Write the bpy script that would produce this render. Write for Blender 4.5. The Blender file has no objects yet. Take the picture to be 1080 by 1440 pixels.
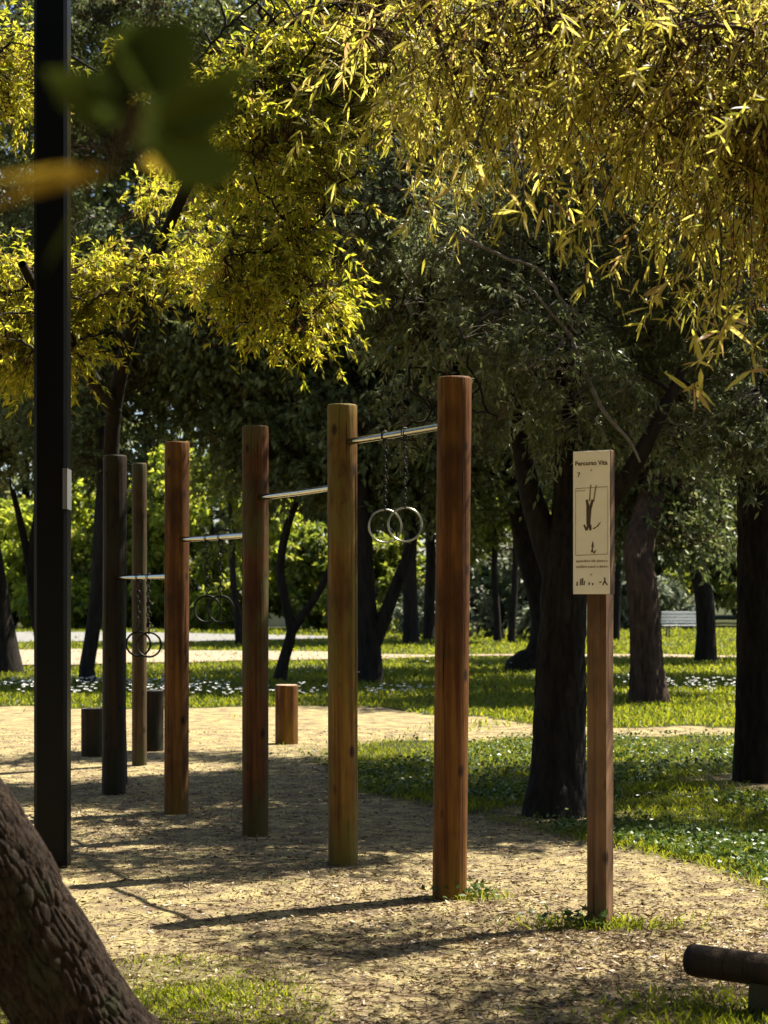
import bpy, math, random
import numpy as np
from mathutils import Vector

rng = np.random.default_rng(7)
random.seed(7)
scene = bpy.context.scene
COL = scene.collection
EYE = 1.53
F = 2466.0           # focal length in pixels of the 1080 x 1440 photograph
HOR = 835.0


def W(px, py, d):
    """world point seen at a photo pixel, at depth d"""
    return np.array([(px - 540.0) / F * d, d, EYE + (HOR - py) / F * d])


def G(px, py):
    """ground point under a photo pixel"""
    d = EYE * F / (py - HOR)
    return np.array([(px - 540.0) / F * d, d, 0.0])


# ---------------------------------------------------------------- materials
def new_mat(name):
    m = bpy.data.materials.new(name)
    m.use_nodes = True
    nt = m.node_tree
    nt.nodes.clear()
    out = nt.nodes.new('ShaderNodeOutputMaterial')
    return m, nt, out


def ramp(nt, fac, stops):
    r = nt.nodes.new('ShaderNodeValToRGB')
    els = r.color_ramp.elements
    while len(els) < len(stops):
        els.new(0.5)
    for e, (p, c) in zip(els, stops):
        e.position = p
        e.color = (c[0], c[1], c[2], 1)
    nt.links.new(fac, r.inputs[0])
    return r.outputs[0]


def noise(nt, scale, detail=4, rough=0.55, stretch=None, coord='Object', dist=0.0):
    tc = nt.nodes.new('ShaderNodeTexCoord')
    n = nt.nodes.new('ShaderNodeTexNoise')
    n.inputs['Scale'].default_value = scale
    n.inputs['Detail'].default_value = detail
    n.inputs['Roughness'].default_value = rough
    n.inputs['Distortion'].default_value = dist
    if stretch:
        mp = nt.nodes.new('ShaderNodeMapping')
        mp.inputs['Scale'].default_value = stretch
        nt.links.new(tc.outputs[coord], mp.inputs[0])
        nt.links.new(mp.outputs[0], n.inputs['Vector'])
    else:
        nt.links.new(tc.outputs[coord], n.inputs['Vector'])
    return n.outputs[0]


def mix(nt, fac, a, b):
    n = nt.nodes.new('ShaderNodeMix')
    n.data_type = 'RGBA'
    for sock, v in ((n.inputs[0], fac), (n.inputs[6], a), (n.inputs[7], b)):
        if isinstance(v, bpy.types.NodeSocket):
            nt.links.new(v, sock)
        elif isinstance(v, tuple):
            sock.default_value = (v[0], v[1], v[2], 1)
        else:
            sock.default_value = v
    return n.outputs[2]


def principled(nt, out, col, rough=0.8, metal=0.0, spec=0.3, bump=None, bstr=0.5, bdist=0.01):
    p = nt.nodes.new('ShaderNodeBsdfPrincipled')
    if isinstance(col, tuple):
        p.inputs['Base Color'].default_value = (col[0], col[1], col[2], 1)
    else:
        nt.links.new(col, p.inputs['Base Color'])
    p.inputs['Roughness'].default_value = rough
    p.inputs['Metallic'].default_value = metal
    p.inputs['Specular IOR Level'].default_value = spec
    if bump is not None:
        b = nt.nodes.new('ShaderNodeBump')
        b.inputs['Strength'].default_value = bstr
        b.inputs['Distance'].default_value = bdist
        nt.links.new(bump, b.inputs['Height'])
        nt.links.new(b.outputs[0], p.inputs['Normal'])
    if out is not None:
        nt.links.new(p.outputs[0], out.inputs[0])
    return p


def leaf_mat(name, stops, trans=0.45, tcol=None, rough=0.45, spec=0.35):
    m, nt, out = new_mat(name)
    a = nt.nodes.new('ShaderNodeAttribute')
    a.attribute_name = 'rnd'
    c = ramp(nt, a.outputs['Fac'], stops)
    p = principled(nt, None, c, rough=rough, spec=spec)
    t = nt.nodes.new('ShaderNodeBsdfTranslucent')
    if tcol:
        c2 = ramp(nt, a.outputs['Fac'], tcol)
        nt.links.new(c2, t.inputs[0])
    else:
        nt.links.new(c, t.inputs[0])
    mx = nt.nodes.new('ShaderNodeMixShader')
    mx.inputs[0].default_value = trans
    nt.links.new(p.outputs[0], mx.inputs[1])
    nt.links.new(t.outputs[0], mx.inputs[2])
    nt.links.new(mx.outputs[0], out.inputs[0])
    return m


def bark_mat(name, c1, c2, scale=14, lichen=None):
    m, nt, out = new_mat(name)
    n = noise(nt, scale, 6, 0.65, (1, 1, 0.22), dist=0.4)
    c = ramp(nt, n, [(0.3, c1), (0.7, c2)])
    if lichen:
        n2 = noise(nt, 5, 5, 0.6)
        f = ramp(nt, n2, [(0.55, (0, 0, 0)), (0.68, (1, 1, 1))])
        c = mix(nt, f, c, lichen)
    principled(nt, out, c, 0.92, spec=0.15, bump=n, bstr=0.9, bdist=0.03)
    return m


def wood_mat(name, c1, c2, c3, moss=None):
    m, nt, out = new_mat(name)
    grain = noise(nt, 30, 5, 0.6, (1, 1, 0.035), dist=0.3)
    blot = noise(nt, 3.5, 4, 0.6, (1, 1, 0.45))
    c = ramp(nt, grain, [(0.34, c1), (0.5, c2), (0.72, c3)])
    f = ramp(nt, blot, [(0.42, (0, 0, 0)), (0.66, (1, 1, 1))])
    c = mix(nt, f, c, tuple(x * 0.5 for x in c1))
    gold = noise(nt, 2.2, 4, 0.6, (1, 1, 0.35))
    gf = ramp(nt, gold, [(0.50, (0, 0, 0)), (0.66, (0.8, 0.8, 0.8))])
    c = mix(nt, gf, c, (c3[0] * 1.0, c3[1] * 1.15, c3[2] * 0.8))
    if moss:
        mn = noise(nt, 6, 5, 0.65, (1, 1, 0.3))
        f = ramp(nt, mn, [(0.46, (0, 0, 0)), (0.60, (0.9, 0.9, 0.9))])
        c = mix(nt, f, c, moss)
    tc = nt.nodes.new('ShaderNodeTexCoord')
    mp = nt.nodes.new('ShaderNodeMapping')
    mp.inputs['Scale'].default_value = (1, 1, 0.55)
    vo = nt.nodes.new('ShaderNodeTexVoronoi')
    vo.inputs['Scale'].default_value = 6.5
    nt.links.new(tc.outputs['Object'], mp.inputs[0])
    nt.links.new(mp.outputs[0], vo.inputs['Vector'])
    kf = ramp(nt, vo.outputs['Distance'], [(0.07, (1, 1, 1)), (0.16, (0, 0, 0))])
    c = mix(nt, kf, c, tuple(x * 0.3 for x in c1))
    crack = noise(nt, 46, 3, 0.5, (1, 1, 0.02))
    cf = ramp(nt, crack, [(0.30, (1, 1, 1)), (0.36, (0, 0, 0))])
    c = mix(nt, cf, c, tuple(x * 0.18 for x in c1))
    principled(nt, out, c, 0.68, spec=0.18, bump=grain, bstr=1.0, bdist=0.012)
    return m


def plain_mat(name, col, rough=0.5, metal=0.0, spec=0.5, var=0.0, vs=8):
    m, nt, out = new_mat(name)
    n = noise(nt, vs, 5, 0.6)
    lo = tuple(max(0, x * (1 - var)) for x in col)
    hi = tuple(x * (1 + var) for x in col)
    c = ramp(nt, n, [(0.3, lo), (0.7, hi)])
    principled(nt, out, c, rough, metal, spec, bump=n, bstr=0.15, bdist=0.004)
    return m


M = {}
M['bark_dark'] = bark_mat('bark_dark', (0.006, 0.005, 0.004), (0.032, 0.025, 0.019))
M['bark_brown'] = bark_mat('bark_brown', (0.016, 0.011, 0.008), (0.085, 0.052, 0.034))
M['bark_lean'] = bark_mat('bark_lean', (0.002, 0.0016, 0.0015), (0.052, 0.034, 0.023), 60, (0.030, 0.031, 0.017))
M['twig'] = bark_mat('twig_brown', (0.03, 0.018, 0.010), (0.11, 0.06, 0.034), 30)
M['twig_pale'] = bark_mat('twig_pale', (0.10, 0.085, 0.065), (0.24, 0.21, 0.17), 30)
M['leaf_yellow'] = leaf_mat('leaf_yellow', [(0, (0.06, 0.085, 0.014)), (0.3, (0.19, 0.20, 0.018)), (0.75, (0.34, 0.32, 0.035)), (1, (0.30, 0.19, 0.06))], 0.58,
                            [(0, (0.18, 0.25, 0.02)), (0.35, (0.56, 0.545, 0.03)), (0.8, (0.80, 0.69, 0.06)), (1, (0.60, 0.40, 0.10))])
M['leaf_gold'] = leaf_mat('leaf_gold', [(0, (0.07, 0.075, 0.018)), (0.3, (0.22, 0.19, 0.035)), (0.75, (0.38, 0.32, 0.08)), (1, (0.28, 0.16, 0.08))], 0.57,
                          [(0, (0.24, 0.25, 0.03)), (0.4, (0.60, 0.53, 0.06)), (0.75, (0.80, 0.68, 0.15)), (1, (0.55, 0.35, 0.13))])
M['leaf_olive'] = leaf_mat('leaf_olive', [(0, (0.058, 0.078, 0.025)), (0.6, (0.15, 0.175, 0.06)), (1, (0.34, 0.35, 0.19))], 0.5, None, 0.36, 0.5)
M['leaf_dark'] = leaf_mat('leaf_dark', [(0, (0.05, 0.07, 0.02)), (0.6, (0.135, 0.165, 0.05)), (1, (0.28, 0.29, 0.11))], 0.5)
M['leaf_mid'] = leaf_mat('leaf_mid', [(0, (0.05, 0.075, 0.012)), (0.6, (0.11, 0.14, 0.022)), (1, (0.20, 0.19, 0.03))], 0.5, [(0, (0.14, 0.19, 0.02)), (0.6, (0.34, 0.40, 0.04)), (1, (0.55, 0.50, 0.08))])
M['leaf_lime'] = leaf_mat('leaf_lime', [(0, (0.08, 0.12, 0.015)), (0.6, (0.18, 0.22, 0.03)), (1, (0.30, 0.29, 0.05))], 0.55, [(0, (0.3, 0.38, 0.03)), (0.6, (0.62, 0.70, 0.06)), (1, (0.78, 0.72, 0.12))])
M['leaf_grey'] = leaf_mat('leaf_grey', [(0, (0.09, 0.11, 0.06)), (0.6, (0.22, 0.25, 0.15)), (1, (0.38, 0.38, 0.27))], 0.3)
M['leaf_near'] = leaf_mat('leaf_near', [(0, (0.035, 0.05, 0.010)), (0.6, (0.10, 0.125, 0.018)), (1, (0.24, 0.145, 0.014))], 0.55, None, 0.9, 0.03)
M['grass'] = leaf_mat('grass_blade', [(0, (0.035, 0.052, 0.008)), (0.55, (0.085, 0.112, 0.011)), (1, (0.22, 0.20, 0.04))], 0.45,
                      [(0, (0.12, 0.16, 0.01)), (0.55, (0.40, 0.45, 0.015)), (1, (0.58, 0.50, 0.06))])
M['clover'] = leaf_mat('clover', [(0, (0.035, 0.06, 0.012)), (0.6, (0.075, 0.12, 0.018)), (1, (0.14, 0.19, 0.04))], 0.35, None, 0.4, 0.4)
M['litter'] = leaf_mat('litter', [(0, (0.05, 0.032, 0.018)), (0.4, (0.17, 0.105, 0.055)), (0.8, (0.30, 0.21, 0.11)), (1, (0.48, 0.38, 0.22))], 0.12)
M['petal'] = leaf_mat('petal', [(0, (0.75, 0.75, 0.72)), (1, (0.85, 0.85, 0.82))], 0.25)
M['wood_red'] = wood_mat('wood_red', (0.066, 0.022, 0.005), (0.130, 0.048, 0.009), (0.235, 0.108, 0.022))
M['wood_gold'] = wood_mat('wood_gold', (0.085, 0.036, 0.008), (0.15, 0.072, 0.014), (0.25, 0.15, 0.03), (0.125, 0.10, 0.018))
M['wood_moss'] = wood_mat('wood_moss', (0.052, 0.016, 0.0045), (0.095, 0.031, 0.007), (0.15, 0.062, 0.015), (0.060, 0.055, 0.014))
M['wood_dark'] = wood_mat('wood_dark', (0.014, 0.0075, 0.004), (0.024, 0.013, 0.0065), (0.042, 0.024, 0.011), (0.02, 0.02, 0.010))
M['wood_grey'] = wood_mat('wood_grey', (0.045, 0.024, 0.012), (0.08, 0.046, 0.021), (0.13, 0.082, 0.038), (0.045, 0.044, 0.02))
M['wood_cut'] = plain_mat('wood_cut', (0.36, 0.26, 0.16), 0.85, var=0.35, vs=25)
M['wood_sign'] = wood_mat('wood_sign', (0.11, 0.055, 0.027), (0.175, 0.094, 0.047), (0.26, 0.15, 0.078))
M['log'] = wood_mat('log_dark', (0.012, 0.008, 0.006), (0.022, 0.014, 0.010), (0.05, 0.026, 0.014))
M['steel'] = plain_mat('steel', (0.46, 0.45, 0.40), 0.09, 1.0, var=0.12, vs=40)
M['chain'] = plain_mat('chain_steel', (0.035, 0.033, 0.03), 0.45, 1.0, var=0.3, vs=60)
M['ring'] = plain_mat('ring_sunlit', (0.36, 0.35, 0.30), 0.3, 1.0, var=0.2, vs=30)  # paler than the other rings: sunlight on the nearest pair put into the colour
M['black_paint'] = plain_mat('black_paint', (0.0025, 0.0025, 0.003), 0.35, 0.0, 0.12, var=0.3, vs=10)
M['sticker'] = plain_mat('sticker', (0.11, 0.11, 0.11), 0.5, var=0.1)
M['panel'] = plain_mat('panel_cream', (0.86, 0.80, 0.70), 0.45, 0.0, 0.4, var=0.07, vs=6)
M['panel_ink'] = plain_mat('panel_ink', (0.075, 0.042, 0.022), 0.6)
M['panel_ink_soft'] = plain_mat('panel_ink_soft', (0.26, 0.18, 0.095), 0.6)
M['white_slat'] = plain_mat('white_slat', (0.62, 0.62, 0.60), 0.5, var=0.08)
M['grey_iron'] = plain_mat('grey_iron', (0.12, 0.12, 0.12), 0.5, 0.6)
M['pale_wall'] = plain_mat('pale_wall', (0.46, 0.43, 0.39), 0.9, var=0.15, vs=2)
M['brown_box'] = wood_mat('brown_box', (0.13, 0.05, 0.025), (0.2, 0.085, 0.045), (0.28, 0.13, 0.07))
M['ring_dark'] = plain_mat('ring_dark', (0.010, 0.009, 0.008), 0.5, 0.0, 0.2, var=0.3, vs=30)
M['bolt'] = plain_mat('bolt', (0.25, 0.24, 0.22), 0.4, 1.0)


# ---------------------------------------------------------------- mesh builder
class MB:
    def __init__(self):
        self.v, self.t, self.q, self.n = [], [], [], 0
        self.tm, self.qm, self.tr, self.qr = [], [], [], []

    def add(self, v, tris=None, quads=None, mat=0, rnd_t=None, rnd_q=None):
        v = np.asarray(v, float).reshape(-1, 3)
        self.v.append(v)
        if tris is not None and len(tris):
            tris = np.asarray(tris, int)
            self.t.append(tris + self.n)
            self.tm.append(np.full(len(tris), mat))
            self.tr.append(np.zeros(len(tris)) if rnd_t is None else rnd_t)
        if quads is not None and len(quads):
            quads = np.asarray(quads, int)
            self.q.append(quads + self.n)
            self.qm.append(np.full(len(quads), mat))
            self.qr.append(np.zeros(len(quads)) if rnd_q is None else rnd_q)
        self.n += len(v)

    def mesh(self, name, mats, smooth=True):
        me = bpy.data.meshes.new(name)
        v = np.concatenate(self.v)
        t = np.concatenate(self.t) if self.t else np.zeros((0, 3), int)
        q = np.concatenate(self.q) if self.q else np.zeros((0, 4), int)
        me.vertices.add(len(v))
        me.vertices.foreach_set('co', v.astype(np.float32).ravel())
        loops = np.concatenate([t.ravel(), q.ravel()]).astype(np.int32)
        me.loops.add(len(loops))
        me.loops.foreach_set('vertex_index', loops)
        npoly = len(t) + len(q)
        me.polygons.add(npoly)
        ls = np.concatenate([np.arange(len(t)) * 3, len(t) * 3 + np.arange(len(q)) * 4]).astype(np.int32)
        me.polygons.foreach_set('loop_start', ls)
        mi = np.concatenate([x for x in (self.tm + self.qm)]).astype(np.int32)
        me.polygons.foreach_set('material_index', mi)
        me.polygons.foreach_set('use_smooth', np.full(npoly, smooth, dtype=bool))
        r = np.concatenate([x for x in (self.tr + self.qr)]).astype(np.float32)
        if r.any():
            at = me.attributes.new('rnd', 'FLOAT', 'FACE')
            at.data.foreach_set('value', r)
        for m in mats:
            me.materials.append(M[m] if isinstance(m, str) else m)
        me.update(calc_edges=True)
        return me

    def obj(self, name, mats, parent=None, smooth=True, loc=None):
        if isinstance(mats, str):
            mats = [mats]
        o = bpy.data.objects.new(name, self.mesh(name, mats, smooth))
        COL.objects.link(o)
        if parent is not None:
            o.parent = parent
        if loc is not None:
            o.location = loc
        return o


def tag(o, label=None, cat=None, group=None, kind=None):
    if label:
        o['label'] = label
    if cat:
        o['category'] = cat
    if group:
        o['group'] = group
    if kind:
        o['kind'] = kind
    return o


def empty(name, loc, label=None, cat=None, group=None, rz=0):
    o = bpy.data.objects.new(name, None)
    o.empty_display_size = 0.2
    COL.objects.link(o)
    o.location = loc
    o.rotation_euler = (0, 0, rz)
    return tag(o, label, cat, group)


class Noise3:
    """smooth random field from a few sinusoids"""
    def __init__(self, freq, n=10, seed=0):
        r = np.random.default_rng(seed)
        k = r.normal(size=(n, 3))
        k /= np.linalg.norm(k, axis=1)[:, None]
        self.k = k * freq * r.uniform(0.6, 1.5, (n, 1))
        self.p = r.uniform(0, 6.28, n)

    def __call__(self, p):
        return np.sin(p @ self.k.T + self.p).mean(1) * 1.8


def norm(v):
    return v / np.maximum(np.linalg.norm(v, axis=-1, keepdims=True), 1e-9)


def resample(pts, radii, step):
    """Catmull-Rom through pts"""
    pts = np.asarray(pts, float)
    radii = np.asarray(radii, float)
    P = np.vstack([2 * pts[0] - pts[1], pts, 2 * pts[-1] - pts[-2]])
    op, orr = [], []
    for i in range(len(pts) - 1):
        a, b, c, d = P[i], P[i + 1], P[i + 2], P[i + 3]
        n = max(2, int(np.linalg.norm(c - b) / step))
        for k in range(n):
            t = k / n
            op.append(0.5 * ((2 * b) + (c - a) * t + (2 * a - 5 * b + 4 * c - d) * t * t + (-a + 3 * b - 3 * c + d) * t ** 3))
            orr.append(radii[i] * (1 - t) + radii[i + 1] * t)
    op.append(pts[-1])
    orr.append(radii[-1])
    return np.array(op), np.array(orr)


def frames(pts):
    tan = norm(np.gradient(pts, axis=0))
    u = np.cross(tan[0], [0.3, 0.9, 0.1])
    u /= np.linalg.norm(u)
    us = []
    for t in tan:
        u = u - t * np.dot(u, t)
        u = u / np.linalg.norm(u)
        us.append(u)
    us = np.array(us)
    return tan, us, np.cross(tan, us)


def tube(mb, pts, radii, seg=12, mat=0, rough=0.0, nfreq=8.0, caps=False, seed=1, capmat=None, ridge=0, plates=None):
    pts = np.asarray(pts, float)
    radii = np.broadcast_to(np.asarray(radii, float), (len(pts),))
    tan, u, w = frames(pts)
    a = np.linspace(0, 2 * np.pi, seg, endpoint=False)
    ring = u[:, None, :] * np.cos(a)[None, :, None] + w[:, None, :] * np.sin(a)[None, :, None]
    r = np.repeat(radii[:, None], seg, 1)
    if rough:
        base = (pts[:, None, :] + ring * radii[:, None, None]).reshape(-1, 3)
        nz = Noise3(nfreq, 12, seed)(base * np.array([1, 1, 0.35]))
        nz = nz + 0.5 * Noise3(nfreq * 2.7, 12, seed + 1)(base * np.array([1, 1, 0.3]))
        r = r * (1 + rough * nz.reshape(r.shape))
        if ridge:
            ph = Noise3(nfreq * 1.7, 10, seed + 2)(base * np.array([1, 1, 0.7])).reshape(r.shape)
            ph2 = Noise3(nfreq * 4.5, 10, seed + 4)(base * np.array([1, 1, 0.5])).reshape(r.shape)
            rid = np.abs(np.sin(a[None, :] * ridge / 2 + ph * 2.6 + ph2 * 0.7))
            cross = np.clip(1 - np.abs(ph2 * 1.4 + ph * 0.6) * 2.2, 0, 1)
            r = r * (1 + rough * (1.1 * (rid - 0.6) - 0.5 * cross))
    if plates:
        cw, cl, depth = plates
        arc = np.concatenate([[0], np.cumsum(np.linalg.norm(np.diff(pts, axis=0), axis=1))])
        rp = np.random.default_rng(seed + 11)
        R0 = float(np.mean(radii))
        circ = 2 * np.pi * R0
        ns = int(circ * arc[-1] / (cw * cl))
        sx, sy = rp.uniform(0, circ, ns), rp.uniform(0, arc[-1], ns)
        sh = rp.uniform(-0.5, 0.6, ns)
        base = pts[:, None, :] + ring * radii[:, None, None]
        wx = Noise3(18, 10, seed + 12)(base.reshape(-1, 3)).reshape(r.shape) * cw * 0.5
        wy = Noise3(12, 10, seed + 13)(base.reshape(-1, 3)).reshape(r.shape) * cl * 0.4
        for q in range(len(pts)):
            px_ = a * R0 + wx[q]
            py_ = arc[q] + wy[q]
            near = np.abs(sy - arc[q]) < cl * 3.5
            dx = np.abs(px_[:, None] - sx[None, near])
            dx = np.minimum(dx, circ - dx) / cw
            dy = (py_[:, None] - sy[None, near]) / cl
            dd = np.sqrt(dx * dx + dy * dy)
            if dd.shape[1] < 3:
                continue
            o2 = np.argpartition(dd, 1, axis=1)[:, :2]
            d1 = np.take_along_axis(dd, o2[:, :1], 1)[:, 0]
            d2 = np.take_along_axis(dd, o2[:, 1:2], 1)[:, 0]
            lo, hi = np.minimum(d1, d2), np.maximum(d1, d2)
            idx = np.where(d1 <= d2, o2[:, 0], o2[:, 1])
            r[q] += depth * (np.clip((hi - lo) / 0.22, 0, 1) - 0.7) + depth * 0.45 * sh[near][idx]
    v = pts[:, None, :] + ring * r[:, :, None]
    n = len(pts)
    i = np.arange(n - 1)[:, None] * seg
    j = np.arange(seg)[None, :]
    k = (j + 1) % seg
    q = np.stack([i + j, i + k, i + seg + k, i + seg + j], -1).reshape(-1, 4)
    mb.add(v.reshape(-1, 3), quads=q, mat=mat)
    if caps:
        cm = mat if capmat is None else capmat
        for e, flip in ((0, True), (n - 1, False)):
            vv = np.vstack([v[e], pts[e][None]])
            tr = np.array([[x, (x + 1) % seg, seg] for x in range(seg)])
            if flip:
                tr = tr[:, ::-1]
            mb.add(vv, tris=tr, mat=cm)


def twigs(mb, L, r0, r1, mat=0, seg=3):
    """L: (n, k, 3) polylines as thin tubes"""
    n, k, _ = L.shape
    tan = norm(np.gradient(L, axis=1))
    ref = np.where(np.abs(tan[..., 2:3]) > 0.9, np.array([1.0, 0, 0]), np.array([0, 0, 1.0]))
    u = norm(np.cross(tan, ref))
    w = np.cross(tan, u)
    r = (np.asarray(r0).reshape(-1, 1) * (1 - np.linspace(0, 1, k)) + np.asarray(r1).reshape(-1, 1) * np.linspace(0, 1, k))
    r = np.broadcast_to(r, (n, k))
    a = np.linspace(0, 2 * np.pi, seg, endpoint=False)
    v = L[:, :, None, :] + r[:, :, None, None] * (u[:, :, None, :] * np.cos(a)[None, None, :, None] + w[:, :, None, :] * np.sin(a)[None, None, :, None])
    base = (np.arange(n) * k * seg)[:, None, None]
    i = (np.arange(k - 1) * seg)[None, :, None]
    j = np.arange(seg)[None, None, :]
    kk = (j + 1) % seg
    q = np.stack(np.broadcast_arrays(base + i + j, base + i + kk, base + i + seg + kk, base + i + seg + j), -1).reshape(-1, 4)
    mb.add(v.reshape(-1, 3), quads=q, mat=mat)


def leaves(mb, P, D, L, Wd, mat=0, bend=0.0, seg=1, r=None, rnd=None, fold=0.25):
    """leaf blades from base points P along D"""
    r = r or rng
    n = len(P)
    D = norm(D)
    N = r.normal(size=(n, 3)) + np.array([0, 0, 0.8])
    S = norm(np.cross(D, N))
    N = np.cross(S, D)
    L = np.broadcast_to(L, (n,))[:, None]
    Wd = np.broadcast_to(Wd, (n,))[:, None] * 0.5
    rnd = r.uniform(0.02, 1, n) if rnd is None else rnd
    dn = np.array([0, 0, -1.0])
    if seg == 1:
        mid = P + D * L * 0.45 + N * Wd * fold
        tip = P + D * L + dn * L * bend
        v = np.stack([P, mid + S * Wd, tip, mid - S * Wd], 1)
        b = (np.arange(n) * 4)[:, None]
        t = np.concatenate([b + [0, 1, 2], b + [0, 2, 3]], 1).reshape(-1, 3)
        mb.add(v.reshape(-1, 3), tris=t, mat=mat, rnd_t=np.repeat(rnd, 2))
    else:
        m1 = P + D * L * 0.3 + dn * L * bend * 0.1
        m2 = P + D * L * 0.68 + dn * L * bend * 0.45
        tip = P + D * L + dn * L * bend
        up = N * Wd * fold
        v = np.stack([P, m1 + S * Wd + up, m1, m1 - S * Wd + up, m2 + S * Wd * 0.8 + up, m2, m2 - S * Wd * 0.8 + up, tip], 1)
        b = (np.arange(n) * 8)[:, None]
        t = np.concatenate([b + [0, 1, 2], b + [0, 2, 3], b + [4, 7, 5], b + [5, 7, 6]], 1).reshape(-1, 3)
        q = np.concatenate([b + [1, 4, 5, 2], b + [2, 5, 6, 3]], 1).reshape(-1, 4)
        mb.add(v.reshape(-1, 3), tris=t, quads=q, mat=mat, rnd_t=np.repeat(rnd, 4), rnd_q=np.repeat(rnd, 2))


def sample_blobs(blobs, n, r, shell=0.35, hole=None, thr=-0.25):
    """points in ellipsoids (centre, radii); hole = noise field that opens gaps"""
    vol = np.array([b[1][0] * b[1][1] * b[1][2] * (b[2] if len(b) > 2 else 1) for b in blobs])
    out = []
    tot = 0
    while tot < n:
        k = r.choice(len(blobs), n, p=vol ** 0.62 / (vol ** 0.62).sum())
        u = norm(r.normal(size=(n, 3))) * (r.uniform(shell ** 3, 1, (n, 1)) ** (1 / 3))
        c = np.array([blobs[i][0] for i in k])
        R = np.array([blobs[i][1] for i in k])
        p = c + u * R
        if hole is not None:
            p = p[hole(p) > thr]
        out.append(p)
        tot += len(p)
    return np.concatenate(out)[:n]


def bez(a, b, lift, k):
    t = np.linspace(0, 1, k)[None, :, None]
    m = (a + b) / 2 + lift
    return a[:, None] * (1 - t) ** 2 + 2 * m[:, None] * t * (1 - t) + b[:, None] * t * t


def nearest(P, nodes, down=0.3):
    d = ((P[:, None, :] - nodes[None]) ** 2).sum(-1)
    d = d + down * np.maximum(0, nodes[None, :, 2] - P[:, None, 2]) ** 2 * 2
    return d.argmin(1)


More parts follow.
